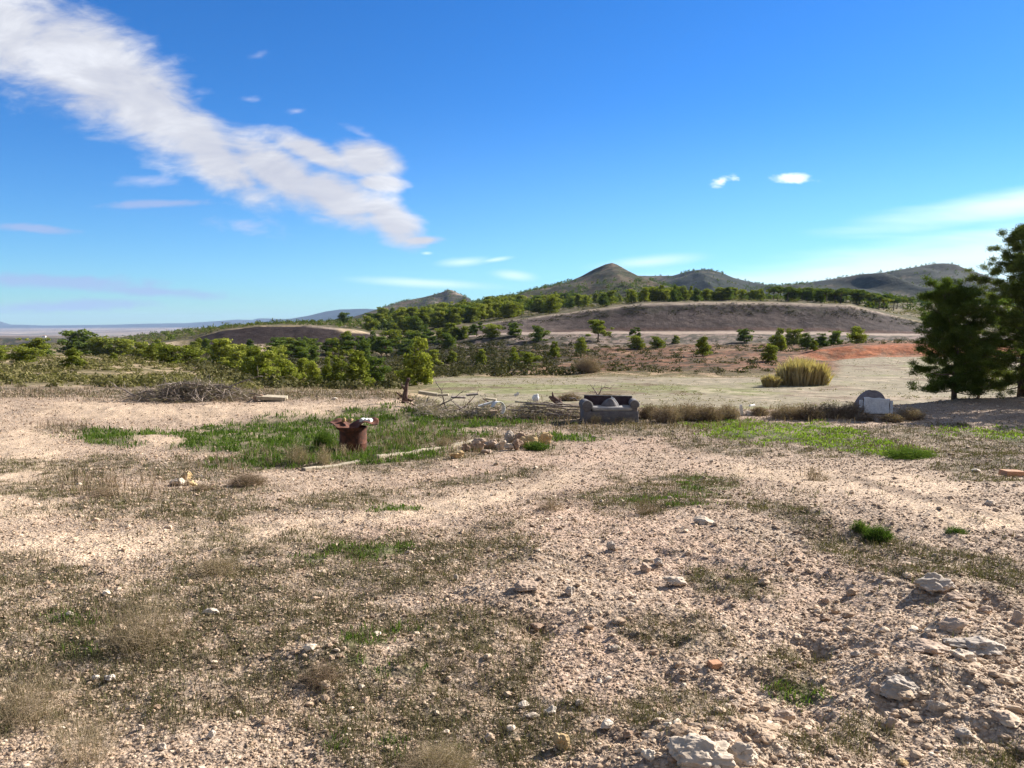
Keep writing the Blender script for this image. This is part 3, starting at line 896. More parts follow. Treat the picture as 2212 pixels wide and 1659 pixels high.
terrain_obj('mountains', cmount, M_MOUNT, 'low bluish mountain ranges on the far horizon')

# ------------------------------------------------------------------ scatter helpers
rs = np.random.RandomState(7)


def rand_rot(n, tilt=math.pi):
    q = rs.normal(size=(n, 4)); q /= np.linalg.norm(q, axis=1)[:, None]
    w, x, y, z = q.T
    R = np.empty((n, 3, 3))
    R[:, 0, 0] = 1 - 2 * (y * y + z * z); R[:, 0, 1] = 2 * (x * y - z * w); R[:, 0, 2] = 2 * (x * z + y * w)
    R[:, 1, 0] = 2 * (x * y + z * w); R[:, 1, 1] = 1 - 2 * (x * x + z * z); R[:, 1, 2] = 2 * (y * z - x * w)
    R[:, 2, 0] = 2 * (x * z - y * w); R[:, 2, 1] = 2 * (y * z + x * w); R[:, 2, 2] = 1 - 2 * (x * x + y * y)
    return R


def stones_mesh(name, x, y, size, sub, mat, rnd, flat=.62, sink=.25):
    bv, bf = ico(sub)
    n = len(x); nv = len(bv)
    P = bv[None] * (1 + rs.uniform(-.28, .28, (n, nv))[..., None] * (1 if sub < 2 else .55))
    P = P * rs.uniform(.62, 1.25, (n, 1, 3))
    P = np.einsum('nij,nvj->nvi', rand_rot(n), P)
    P[..., 2] *= flat
    P *= size[:, None, None] * .5
    z = H(x, y) + size * .5 * flat * (1 - 2 * sink) * .9
    P[..., 0] += x[:, None]; P[..., 1] += y[:, None]; P[..., 2] += z[:, None]
    Fa = bf[None] + (np.arange(n) * nv)[:, None, None]
    return mesh_from_arrays(name, P.reshape(-1, 3), Fa.reshape(-1, 3), 3, mat, False, {'rnd': np.repeat(rnd, nv)})


def sample_ground(n, y0, y1, p=1.0, umax=.86):
    """p=1 log-uniform in distance"""
    t = rs.uniform(0, 1, n)
    if p == 1.0:
        y = y0 * (y1 / y0) ** t
    else:
        y = (y0 ** (1 - p) + t * (y1 ** (1 - p) - y0 ** (1 - p))) ** (1 / (1 - p))
    u = rs.uniform(-umax, umax, n)
    return u * y, y


def blades_mesh(name, x, y, h, w, mat, lean=.5, per=1, zoff=None):
    """bent triangular blades: 2 segments (quad + tri as 3 tris)"""
    n = len(x)
    a = rs.uniform(0, 2 * math.pi, n); lx = np.cos(a); ly = np.sin(a)
    b = rs.uniform(0, 2 * math.pi, n); wx = np.cos(b) * w * .5; wy = np.sin(b) * w * .5
    ln = rs.uniform(.05, 1, n) * lean * h
    z = H(x, y) - .004
    base = np.stack([x, y, z], 1)
    side = np.stack([wx, wy, np.zeros(n)], 1)
    mid = base + np.stack([lx * ln * .3, ly * ln * .3, h * .6], 1)
    tip = base + np.stack([lx * ln, ly * ln, h * (1 - .25 * lean * rs.uniform(0, 1, n))], 1)
    V = np.stack([base - side, base + side, mid - side * .8, mid + side * .8, tip], 1).reshape(-1, 3)
    o = (np.arange(n) * 5)[:, None]
    Fa = np.concatenate([o + [0, 1, 3], o + [0, 3, 2], o + [2, 3, 4]], 1).reshape(-1, 3)
    return mesh_from_arrays(name, V, Fa, 3, mat, False, {'rnd': np.repeat(rs.uniform(0, 1, n), 5)})


def clump(x, y, per, spread):
    """turn tuft centres into blade positions"""
    n = len(x)
    xx = np.repeat(x, per) + rs.normal(0, 1, n * per) * np.repeat(spread, per)
    yy = np.repeat(y, per) + rs.normal(0, 1, n * per) * np.repeat(spread, per)
    return xx, yy


# ---- gravel
x, y = sample_ground(210000, 1.7, 31, 1.0)
px_, py_ = to_px(x, y, H(x, y))
mk = masks(px_, py_, x, y)
dens = .80 - .62 * mk['sand'] - .20 * mk['weed'] - .75 * mk['green'] + .25 * mk['rock']
patch = fbm(x * 1.3, y * 1.3, 3, 400)
keep = rs.uniform(0, 1, len(x)) < dens * (.45 + 1.1 * patch)
x, y = x[keep], y[keep]
sz = np.exp(rs.normal(0, .42, len(x))) * .0088 * (np.maximum(y, 3) / 3) ** .62
sz = np.clip(sz, .006, .12)
rn = np.clip(rs.normal(.48, .22, len(x)), 0, 1)
nr = y < 7
nearfield = tag(link('gravel', stones_mesh('gravel', x[nr], y[nr], sz[nr], 0, M_GRAVEL, rn[nr])), 'loose pale gravel scattered over the foreground yard', 'gravel', kind='stuff')
farfield = tag(link('gravel', stones_mesh('gravel_further', x[~nr], y[~nr], sz[~nr] * 1.0, 0, M_GRAVEL, rn[~nr])), 'loose pale gravel over the further part of the yard', 'gravel', kind='stuff')
# ---- cobbles: too many to count
x, y = sample_ground(5200, 2.0, 26, 1.25)
px_, py_ = to_px(x, y, H(x, y)); mk = masks(px_, py_, x, y)
keep = rs.uniform(0, 1, len(x)) < (.22 + 1.0 * mk['rock'] - .2 * mk['sand'] - .3 * mk['green']) * sstep(px_, -200, 1400) + .05
x, y = x[keep], y[keep]
sz = np.clip(np.exp(rs.normal(0, .42, len(x))) * .024 * (y / 3) ** .35, .014, .13)
tag(link('pebbles', stones_mesh('pebbles', x, y, sz, 1, M_GRAVEL, np.clip(rs.normal(.55, .22, len(x)), 0, 1), .62, .2)), 'fist sized stones strewn thickly across the yard', 'pebbles', kind='stuff')

# ---- half buried stones of the broken crust
x, y = sample_ground(6500, 1.9, 14, 1.1)
px_, py_ = to_px(x, y, H(x, y)); mk = masks(px_, py_, x, y)
keep = rs.uniform(0, 1, len(x)) < mk['rock'] * .8 * sstep(px_, 1000, 1500) * sstep(fbm(x * 2, y * 2, 3, 420), .40, .60)
x, y = x[keep], y[keep]
sz = np.clip(np.exp(rs.normal(0, .4, len(x))) * .046 * (y / 3) ** .3, .022, .14)
tag(link('rubble', stones_mesh('rubble', x, y, sz, 2, M_GRAVEL, np.clip(rs.normal(.55, .2, len(x)), 0, 1), .42, .42)), 'broken pale crust and half buried rubble at the right foreground', 'rubble', kind='stuff')

# ---- low weeds and grass
x, y = sample_ground(60000, 1.8, 31, 1.05)
px_, py_ = to_px(x, y, H(x, y)); mk = masks(px_, py_, x, y)
w_ = np.clip(mk['weed'] + .02, 0, 1) * (.4 + 1.2 * fbm(x * 2.2, y * 2.2, 3, 410))
keep = rs.uniform(0, 1, len(x)) < w_ * 1.1 * (.45 + .9 * sstep(fbm(x * 5.5, y * 5.5, 4, 230, .6), .38, .56))
x, y = x[keep], y[keep]
xx, yy = clump(x, y, 9, .022 * (y / 3) ** .7)
hh = (.012 + .045 * rs.uniform(0, 1, len(xx)) ** 3) * (1 + .05 * yy)
ww = .0022 * (np.maximum(yy, 2.5) / 3) ** .9 * rs.uniform(.7, 1.5, len(xx))
tag(link('dry_grass', blades_mesh('dry_grass', xx, yy, hh, ww, M_DRY, 1.1)), 'short dry brownish grass and weeds on the stony ground', 'dry grass', kind='stuff')

x, y = sample_ground(50000, 1.8, 31, .9)
px_, py_ = to_px(x, y, H(x, y)); mk = masks(px_, py_, x, y)
keep = rs.uniform(0, 1, len(x)) < mk['green'] * .95
x, y = x[keep], y[keep]
lush = np.where(y > 12, 1.0, .45)
xx, yy = clump(x, y, 9, .03 * (y / 4) ** .7)
lu = np.repeat(lush, 9)
hh = (.03 + .09 * rs.uniform(0, 1, len(xx)) ** 1.5) * lu * (1 + .02 * yy) * np.where(xx > 2.5, .5, 1)
ww = .0035 * (np.maximum(yy, 2.5) / 3) ** .85 * rs.uniform(.8, 1.8, len(xx))
rt = (xx > 2.2) & (yy > 13)
tag(link('green_grass', blades_mesh('green_grass', xx[~rt], yy[~rt], hh[~rt], ww[~rt], M_GREEN, .9)), 'lush green grass growing in patches across the yard', 'grass', kind='stuff')
tag(link('green_grass', blades_mesh('bright_grass', xx[rt], yy[rt], hh[rt], ww[rt] * 1.3, M_GREEN2, .9)), 'bright yellow green low grass in front of the domed white walled structure', 'grass', kind='stuff')

# tall dry stalks at the yard edges and along the kerb
STALK = [(640, 856, 560, 20, 0), (100, 850, 260, 20, 0), (560, 1000, 260, 26, -4), (1180, 905, 200, 22, 0), (1500, 895, 170, 22, 0), (1750, 900, 160, 26, 0), (900, 960, 250, 40, 0), (760, 985, 120, 16, 0),
         (300, 1330, 260, 120, 0), (30, 1450, 160, 220, 0), (120, 925, 80, 14, 0), (950, 1600, 160, 90, 0), (1380, 925, 330, 14, 0), (1960, 975, 120, 12, 0), (250, 1050, 200, 40, 0), (1750, 1025, 60, 12, 0)]
x, y = sample_ground(22000, 1.9, 34, .85)
px_, py_ = to_px(x, y, H(x, y))
st_ = region(px_, py_, x, y, STALK, 120, .6, .5)
keep = rs.uniform(0, 1, len(x)) < st_ * .55 * np.where(y < 8, .22, 1)
x, y = x[keep], y[keep]
xx, yy = clump(x, y, 5, .03 * (y / 4) ** .6)
hh = np.where(yy < 9, .10, .22) * rs.uniform(.4, 1.3, len(xx))
ww = .0022 * (np.maximum(yy, 2.5) / 3) ** .95
tag(link('dry_grass', blades_mesh('dry_stalks', xx, yy, hh, ww, M_BRUSH, .7)), 'tall thin dry stalks standing along the edges of the yard', 'dry stalks', kind='stuff')

# ---- scrub on the middle slopes: low bushes made of leaf faces
def leafcloud(cx, cy, cz, r, hgt, nleaf, lsize, squash=1.0):
    """vectorised low bushes: centres, radius, height arrays -> verts, faces, rnd"""
    n = len(cx)
    d = rs.normal(size=(n, nleaf, 3)); d /= np.linalg.norm(d, axis=2)[..., None]
    d[..., 2] = np.abs(d[..., 2])
    rr = rs.uniform(.55, 1.0, (n, nleaf, 1))
    P = d * rr * np.stack([r, r, hgt], 1)[:, None, :]
    P += np.stack([cx, cy, cz], 1)[:, None, :]
    nn = d + rs.normal(0, .45, (n, nleaf, 3))
    t1 = np.cross(nn, rs.normal(size=(n, nleaf, 3))); t2 = np.cross(nn, t1)
    t1 = t1 / np.linalg.norm(t1, axis=2)[..., None]; t2 = t2 / np.linalg.norm(t2, axis=2)[..., None]
    s = (lsize[:, None, None] * rs.uniform(.6, 1.3, (n, nleaf, 1)))
    V = np.stack([P - t1 * s, P + t1 * s, P + t2 * s * 1.5], 2).reshape(-1, 3)
    Fa = np.arange(len(V)).reshape(-1, 3)
    rnd = np.repeat(rs.uniform(0, 1, n * nleaf), 3)
    return V, Fa, rnd


def scrub(name, label, n, y0, y1, p, cond, mat, rsize, nleaf, umax=.8):
    x, y = sample_ground(n, y0, y1, p, umax)
    z = H(x, y)
    px_, py_ = to_px(x, y, z)
    keep = cond(px_, py_, x, y)
    x, y, z = x[keep], y[keep], z[keep]
    r = rsize * rs.uniform(.5, 1.4, len(x))
    V, Fa, rnd = leafcloud(x, y, z - .03, r, r * rs.uniform(.6, 1.1, len(x)), nleaf, r * .16)
    return tag(link(name, mesh_from_arrays(name, V, Fa, 3, mat, False, {'rnd': rnd})), label, name.replace('_', ' '), kind='stuff')


pr = lambda x, y, s, lo, hi: rs.uniform(0, 1, len(x)) < sstep(fbm(x * s, y * s, 4, 500, .6), lo, hi)
scrub('undergrowth', 'low olive and brown garrigue bushes on the slope left of the valley', 9000, 33, 125, .6,
      lambda px, py, x, y: (px < 560) & (py > 740) & pr(x, y, .25, .43, .55), M_SHRUB, .40, 60)
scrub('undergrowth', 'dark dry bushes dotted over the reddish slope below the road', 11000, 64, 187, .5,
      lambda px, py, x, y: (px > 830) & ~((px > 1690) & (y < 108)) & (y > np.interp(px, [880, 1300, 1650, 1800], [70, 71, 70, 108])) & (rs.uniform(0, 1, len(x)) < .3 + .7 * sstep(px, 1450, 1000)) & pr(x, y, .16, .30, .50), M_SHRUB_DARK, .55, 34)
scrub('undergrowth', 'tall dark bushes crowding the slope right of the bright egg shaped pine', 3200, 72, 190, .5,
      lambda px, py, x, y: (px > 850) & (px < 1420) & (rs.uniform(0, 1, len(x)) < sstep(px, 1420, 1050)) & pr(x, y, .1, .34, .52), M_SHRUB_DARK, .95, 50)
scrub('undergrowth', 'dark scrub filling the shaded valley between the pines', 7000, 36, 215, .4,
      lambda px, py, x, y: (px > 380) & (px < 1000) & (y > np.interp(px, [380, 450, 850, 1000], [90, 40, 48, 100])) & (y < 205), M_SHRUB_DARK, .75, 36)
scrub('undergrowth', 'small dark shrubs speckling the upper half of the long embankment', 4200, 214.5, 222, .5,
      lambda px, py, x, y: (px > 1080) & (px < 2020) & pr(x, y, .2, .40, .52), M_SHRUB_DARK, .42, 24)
scrub('undergrowth', 'scrub between the trees of the pine belt above the embankment', 5200, 238, 620, .7,
      lambda px, py, x, y: (px > 0) & (px < 2300) & pr(x, y, .03, .35, .5), M_SHRUB, 1.1, 22)


scrub('field_weeds', 'low dry weeds thinly scattered over the field and thicker along its border', 26000, 33, 101, .5,
      lambda px, py, x, y: (px > 900) & (rs.uniform(0, 1, len(x)) < .06 + .9 * sstep(fbm(x * .12, y * .12, 4, 77, .6), .52, .66) * .6 + .5 * sstep(np.abs(y - np.interp(px, [900, 1300, 1650, 1780, 1830], [70, 70, 70, 96, 101])), 5, 0)), M_SHRUB, .16, 10)


# ------------------------------------------------------------------ trees
def tri_cloud(P, dirs, size, elong):
    """P (n,3) leaf centres, dirs preferred long axis"""
    n = len(P)
    t2 = rs.normal(size=(n, 3)); t2 -= dirs * np.sum(t2 * dirs, 1)[:, None]; t2 /= np.linalg.norm(t2, axis=1)[:, None]
    L = dirs * (size * elong)[:, None]; S = t2 * size[:, None] * .5
    return np.stack([P - S, P + S, P + L], 1).reshape(-1, 3)


def make_crown(blobs, n, size, elong, shell=.55, updir=.3, jitter=.5):
    """blobs [(x,y,z,rx,rz)]; returns verts, faces, rnd"""
    B = np.array(blobs)
    vol = B[:, 3] ** 2 * B[:, 4]
    k = rs.choice(len(B), n, p=vol ** .75 / np.sum(vol ** .75))
    d = rs.normal(size=(n, 3)); d /= np.linalg.norm(d, axis=1)[:, None]
    r = rs.uniform(shell ** 2, 1.0, n) ** .5
    # break every clump's surface into sprays
    lum = 1 + .22 * np.sin(d[:, 0] * 7 + k * 1.7) * np.sin(d[:, 1] * 6 + k) * np.cos(d[:, 2] * 6 + k * .6)
    off = d * (r * lum)[:, None] * np.stack([B[k, 3], B[k, 3], B[k, 4]], 1)
    P = B[k, :3] + off
    nrm = d + rs.normal(0, .42, (n, 3)); nrm /= np.linalg.norm(nrm, axis=1)[:, None]
    tg = rs.normal(size=(n, 3)); tg[:, 2] += updir; tg -= nrm * np.sum(tg * nrm, 1)[:, None]; tg /= np.linalg.norm(tg, axis=1)[:, None]
    bt = np.cross(nrm, tg)
    ss = (size * rs.uniform(.6, 1.4, n))[:, None]
    V = np.stack([P - bt * ss * .55, P + bt * ss * .55, P + tg * ss * elong], 1).reshape(-1, 3)
    rnd = np.repeat(np.clip(.5 + rs.normal(0, .22, n) + .1 * d[:, 2], 0, 1), 3)
    return V, np.arange(len(V)).reshape(-1, 3), rnd


def pine_proto(seed, style, nleaf, size=.055):
    """unit-height pine (1 m). style: round, cone, umbrella, open"""
    rs.seed(seed)
    bl = []
    if style == 'round':
        for i in range(15):
            a = rs.uniform(0, 6.28); h = rs.uniform(.18, .86); rad = .26 * math.sin(min(1, (h - .02) / .95) * math.pi) ** .6 * rs.uniform(.3, 1)
            bl.append((math.cos(a) * rad, math.sin(a) * rad, h, rs.uniform(.10, .17), rs.uniform(.08, .14)))
        bl += [(0, 0, .35, .22, .2), (.03, 0, .62, .18, .2)]
        bl += [(math.cos(a) * .18, math.sin(a) * .18, rs.uniform(.09, .2), rs.uniform(.09, .15), rs.uniform(.08, .11)) for a in (.4, 1.6, 2.9, 4.1, 5.3)]
    elif style == 'cone':
        for i in range(17):
            a = rs.uniform(0, 6.28); h = rs.uniform(.14, .92); rad = .27 * (1 - h) ** .8 * rs.uniform(.5, 1.1) + .01
            bl.append((math.cos(a) * rad, math.sin(a) * rad, h, rs.uniform(.07, .13), rs.uniform(.07, .13)))
        bl += [(0, 0, .3, .20, .18), (0, 0, .6, .12, .2)]
        bl += [(math.cos(a) * .2, math.sin(a) * .2, rs.uniform(.08, .18), rs.uniform(.08, .13), rs.uniform(.07, .10)) for a in (.2, 1.5, 2.7, 4.0, 5.1)]
    elif style == 'umbrella':
        for i in range(13):
            a = rs.uniform(0, 6.28); rad = rs.uniform(.05, .38); h = .80 - rad * .42 + rs.uniform(-.06, .06)
            bl.append((math.cos(a) * rad, math.sin(a) * rad, h, rs.uniform(.11, .17), rs.uniform(.07, .11)))
        bl += [(0, 0, .76, .25, .12)]
    else:
        for i in range(13):
            a = rs.uniform(0, 6.28); h = rs.uniform(.3, .9); rad = .34 * math.sin((h) * math.pi) ** .5 * rs.uniform(.4, 1.05)
            bl.append((math.cos(a) * rad, math.sin(a) * rad, h, rs.uniform(.08, .15), rs.uniform(.06, .11)))
    # lopsided growth and a few stray boughs so that no two outlines agree
    sh = rs.uniform(-.10, .10, 2)
    bl = [(b[0] * rs.uniform(.8, 1.25) + sh[0] * b[2], b[1] * rs.uniform(.8, 1.25) + sh[1] * b[2], b[2], b[3] * rs.uniform(.72, 1.2), b[4] * rs.uniform(.72, 1.2)) for b in bl]
    for _ in range(5):
        a = rs.uniform(0, 6.28); h = rs.uniform(.25, .9)
        q = {'round': .30, 'cone': .30 * (1.1 - h), 'umbrella': .42, 'open': .38}[style]
        bl.append((math.cos(a) * q, math.sin(a) * q, h if style != 'umbrella' else .7, rs.uniform(.05, .08), rs.uniform(.04, .06)))
    V, Fa, rnd = make_crown(bl, nleaf, size, 1.3)
    # trunk with limbs
    mb = MB()
    top = .80 if style != 'umbrella' else .74
    bend = rs.uniform(-.05, .05, 2)
    pts = [(bend[0] * math.sin(t * 3), bend[1] * math.sin(t * 2.5), -.04 + t * (top + .04)) for t in np.linspace(0, 1, 6)]
    mb.tube(pts, [.028, .022, .018, .014, .01, .005], 6)
    for b in bl[:9]:
        s = np.array(pts[2 if style == 'umbrella' else 1]) * (1 - .3) + np.array(pts[4]) * .3
        s[2] = min(b[2] - .06, s[2] + .1)
        mb.tube([s, (np.array(b[:3]) + s) / 2 + (0, 0, .01), b[:3]], [.010, .007, .003], 4)
    return (V, Fa, rnd), mb


PROTO = {}
def proto(kind, i, dark=False):
    key = (kind, i, dark)
    if key not in PROTO:
        (V, Fa, rnd), mb = pine_proto(1000 + hash_str(kind) + i * 7, kind, 3400, .036)
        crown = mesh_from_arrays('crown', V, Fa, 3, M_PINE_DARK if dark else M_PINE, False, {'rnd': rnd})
        me = bpy.data.meshes.new('trunk'); me.from_pydata(mb.v, [], mb.f); me.update(); me.materials.append(M_BARK)
        PROTO[key] = (crown, me)
    return PROTO[key]


def hash_str(s):
    return sum(ord(c) * (k + 3) for k, c in enumerate(s))


def plant_pine(loc, height, width, kind, i, label, group=None, dark=False, name='pine_tree', cat='pine tree'):
    crown, trunk = proto(kind, (i + int(abs(loc[0]) * 7)) % 6, dark)
    root = bpy.data.objects.new(name, None); COL.objects.link(root)
    root.location = loc
    root.rotation_euler = (0, 0, (i * 2.1 + loc[0] * 3.3) % 6.28)
    base_w = {'round': .60, 'cone': .52, 'umbrella': .86, 'open': .70}[kind]
    sx = width / base_w
    root.scale = (sx * (.88 + .24 * ((loc[0] * 1.7) % 1)), sx * (.88 + .24 * ((loc[1] * 1.3) % 1)), height)
    root.empty_display_size = .3
    tag(root, label, cat, group)
    for nm, me in (('crown', crown), ('trunk', trunk)):
        o = bpy.data.objects.new(nm, me); COL.objects.link(o); o.parent = root
    return root


def pine_at(px, ytop, ybase, wpx, kind, i, label, group=None, dark=False, y_max=1e9, y_min=1.4):
    x, y, z = hit(px, ybase, y_max, y_min)
    hgt = (ybase - ytop) / F * y * 1.14
    wpx *= 1.08
    return plant_pine((x, y, z - .03 * hgt), hgt, wpx / F * y, kind, i, label, group, dark)


# individually distinct trees
LEFT = [
    (170, 713, 768, 74, 'round', 0, 'broad domed pine, largest on the left crest, standing out against the plain', True),
    (158, 752, 796, 42, 'cone', 1, 'small bright yellow green pine standing alone below the broad domed pine on the left crest', False),
    (52, 750, 787, 50, 'round', 2, 'bushy pine on the left slope, second tree in from the left picture edge', False),
    (4, 746, 778, 40, 'round', 1, 'pine cut by the left picture edge', False),
    (96, 741, 770, 40, 'round', 3, 'dark low pine just left of the broad domed pine on the crest', True),
    (218, 727, 770, 48, 'round', 1, 'olive green pine touching the right side of the broad domed pine', False),
    (262, 732, 768, 50, 'round', 2, 'rounded pine third to the right of the broad domed pine on the left crest', False),
    (300, 738, 774, 42, 'round', 0, 'dense pine just left of the small pale field seen between the left trees', False),
    (330, 746, 780, 36, 'cone', 0, 'narrow pine directly in front of the small pale field on the left', False),
    (370, 743, 790, 54, 'round', 3, 'tall dark green pine just right of the small pale field, above the brushwood pile', False),
    (418, 754, 790, 44, 'round', 0, 'lower rounded pine between two taller ones above the brushwood pile', False),
    (446, 734, 768, 30, 'cone', 2, 'slim pine rising behind the trees above the brushwood pile', True),
    (478, 731, 794, 62, 'round', 1, 'tallest yellow green pine above the right half of the brushwood pile', False),
    (512, 745, 804, 52, 'cone', 3, 'pine leaning against the right side of the tallest one above the brushwood pile', False),
    (541, 749, 812, 54, 'round', 2, 'dense pine where the left row of trees dips down into the valley', False),
    (487, 772, 802, 36, 'cone', 1, 'short young pine at the foot of the tallest pine above the brushwood pile', False),
    (246, 764, 782, 20, 'cone', 0, 'tiny pine on the open scrub slope of the left crest', False),
]
VALLEY = [
    (566, 756, 834, 66, 'round', 3, 'leftmost of the sunlit valley pines behind the yard', False),
    (592, 785, 832, 36, 'cone', 2, 'small pine tucked between the first two sunlit valley pines', False),
    (628, 772, 834, 62, 'round', 0, 'wide rounded sunlit pine, second big one of the valley row behind the yard', False),
    (655, 778, 832, 26, 'cone', 1, 'thin pine between the wide rounded pine and the next one in the valley row', False),
    (678, 780, 834, 38, 'round', 2, 'small round topped pine midway along the valley row behind the yard', False),
    (708, 776, 832, 30, 'cone', 3, 'narrow upright pine near the middle of the valley row', False),
    (735, 771, 834, 38, 'cone', 0, 'pine close behind the left side of the largest lobed pine of the valley row', False),
    (768, 761, 838, 68, 'cone', 1, 'largest lobed pine of the valley row with a pointed top', False),
    (808, 770, 830, 48, 'round', 1, 'darker round pine at the right end of the valley row', True),
    (900, 738, 832, 66, 'cone', 2, 'bright green egg shaped pine standing alone behind the dark upright stump', False),
    (941, 757, 792, 28, 'cone', 2, 'small pine just right of the bright egg shaped pine', False),
    (745, 675, 699, 26, 'round', 3, 'dark round pine standing out on the skyline above the small dark embankment', True),
    (615, 728, 766, 58, 'round', 1, 'spreading pine at the foot of the small dark embankment, left one', True),
    (648, 735, 770, 36, 'round', 0, 'pine at the foot of the small dark embankment, right beside the spreading one', True),
    (673, 731, 757, 34, 'round', 2, 'pine right in front of the middle of the small dark embankment', True),
    (718, 736, 768, 40, 'open', 1, 'loose crowned pine below the right part of the small dark embankment', True),
    (749, 720, 768, 34, 'cone', 3, 'upright pine at the right end of the small dark embankment', False),
    (776, 725, 772, 56, 'open', 0, 'broad loose crowned pine right of the small dark embankment', True),
    (848, 712, 748, 42, 'round', 3, 'round pine high above the bright egg shaped pine, to its left', False),
    (852, 700, 722, 30, 'cone', 1, 'small pine above the round one left of the bright egg shaped pine', False),
    (826, 735, 772, 44, 'open', 2, 'shaded loose pine between the valley row and the round pine above', True),
    (922, 720, 760, 42, 'open', 3, 'tall open pine directly above the bright egg shaped pine', True),
    (890, 713, 742, 34, 'round', 0, 'pine peeping over the top of the bright egg shaped pine', False),
    (975, 698, 735, 44, 'round', 1, 'round pine at the left tip of the long embankment', False),
    (1001, 705, 733, 24, 'round', 2, 'smaller pine touching the round one at the left tip of the long embankment', False),
]
SLOPE = [
    (1039, 756, 789, 26, 'cone', 1, 'slim pointed pine low on the dark slope right of the bright egg shaped pine', False),
    (978, 761, 784, 22, 'cone', 0, 'tiny grey green pine low on the dark slope', False),
    (1064, 700, 730, 36, 'round', 3, 'pine beside the left start of the dirt road', False),
    (1111, 699, 729, 30, 'round', 0, 'pine standing at the road edge, right of the first roadside pine', True),
    (1166, 706, 740, 36, 'round', 1, 'dark pine at the edge of the dirt road left of the big umbrella shaped one', True),
    (1144, 760, 790, 36, 'round', 2, 'sunlit bushy pine low on the slope above the pole pile', False),
    (1110, 753, 786, 24, 'cone', 3, 'small pine low on the slope, left of the sunlit bushy one above the poles', False),
    (1198, 740, 774, 20, 'cone', 0, 'bright narrow young pine mid slope left of the big umbrella shaped pine', False),
    (1256, 731, 762, 28, 'cone', 2, 'young pine just below and left of the big umbrella shaped pine', False),
    (1291, 692, 738, 54, 'open', 0, 'big umbrella shaped pine in front of the long embankment', False),
    (1372, 711, 742, 24, 'open', 1, 'dark topped pine right of the big umbrella shaped pine', True),
    (1377, 726, 754, 36, 'round', 0, 'light green pine in front of the dark topped one', False),
    (1421, 727, 753, 32, 'round', 3, 'round olive pine left of the lone young pine casting a long shadow', False),
    (1460, 726, 742, 16, 'cone', 1, 'tiny pine just below the middle of the dirt road', False),
    (1518, 730, 769, 34, 'cone', 2, 'lone young pine casting a long shadow on the red slope', False),
    (1608, 713, 742, 32, 'round', 0, 'dark rounded pine beside the track that forks from the road', True),
    (1660, 745, 781, 34, 'round', 1, 'round pine on the slope edge just above the small straw tuft', False),
    (1679, 713, 757, 36, 'cone', 1, 'first pine of the roadside group above the straw coloured reeds', False),
    (1714, 711, 746, 40, 'round', 2, 'second and widest pine of the roadside group above the straw coloured reeds', False),
    (1744, 723, 752, 28, 'cone', 3, 'third pine of the roadside group above the straw coloured reeds', True),
    (1772, 722, 749, 30, 'cone', 0, 'fourth pine of the roadside group above the straw coloured reeds', True),
    (1801, 715, 745, 32, 'round', 3, 'fifth pine of the roadside group, left of the red bank', True),
    (1758, 737, 758, 18, 'cone', 2, 'small pine in front of the roadside group above the straw coloured reeds', False),
    (1850, 706, 743, 34, 'round', 0, 'lone round pine on the road directly above the red bank', False),
]
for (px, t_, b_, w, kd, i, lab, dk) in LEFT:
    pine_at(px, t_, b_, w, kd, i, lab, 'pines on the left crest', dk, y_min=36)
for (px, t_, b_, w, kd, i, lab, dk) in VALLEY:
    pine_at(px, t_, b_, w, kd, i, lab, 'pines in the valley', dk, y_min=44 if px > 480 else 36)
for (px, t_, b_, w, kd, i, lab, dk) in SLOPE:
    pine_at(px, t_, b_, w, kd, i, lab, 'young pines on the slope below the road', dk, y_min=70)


ORD = ['leftmost', 'second', 'third', 'fourth', 'fifth', 'sixth', 'seventh', 'eighth', 'ninth', 'tenth', 'eleventh', 'twelfth', '13th', '14th', '15th', '16th', '17th', '18th', '19th',
       '20th', '21st', '22nd', '23rd', '24th', '25th', '26th', '27th', '28th', '29th', '30th', '31st', '32nd', '33rd', '34th']


def belt(n, poly_x, top, bot, hpx, label, group, kinds, seed, y_min, y_max=900, darkp=.2, min_d=0):
    """pines of one belt; the bases lie between two rows of the picture"""
    r = random.Random(seed)
    done = []
    tries = 0
    while len(done) < n and tries < n * 30:
        tries += 1
        px = r.uniform(*poly_x)
        t0 = np.interp(px, *zip(*top)); b0 = np.interp(px, *zip(*bot))
        py = r.uniform(t0, b0)
        x, y, z = hit(px, py, y_max, y_min)
        d = min((abs(px - q[0]) + 1.8 * abs(py - q[1]) for q in done), default=99)
        if d < min_d: continue
        hh = r.uniform(*hpx) * (np.interp(px, [1100, 1400, 1660], [1, .82, .62]) if seed == 5 else 1)
        kd = r.choice(kinds)
        wd = hh * {'round': .95, 'cone': .72, 'umbrella': 1.15, 'open': .95}[kd] * r.uniform(.85, 1.15)
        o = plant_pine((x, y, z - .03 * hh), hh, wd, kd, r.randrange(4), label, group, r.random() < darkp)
        done.append((px, py, o))
    if len(done) <= 34:                      # few enough to point at one after the other
        done.sort(key=lambda q: q[0])
        for k, q in enumerate(done):
            q[2]['label'] = label.replace('@', ORD[k])


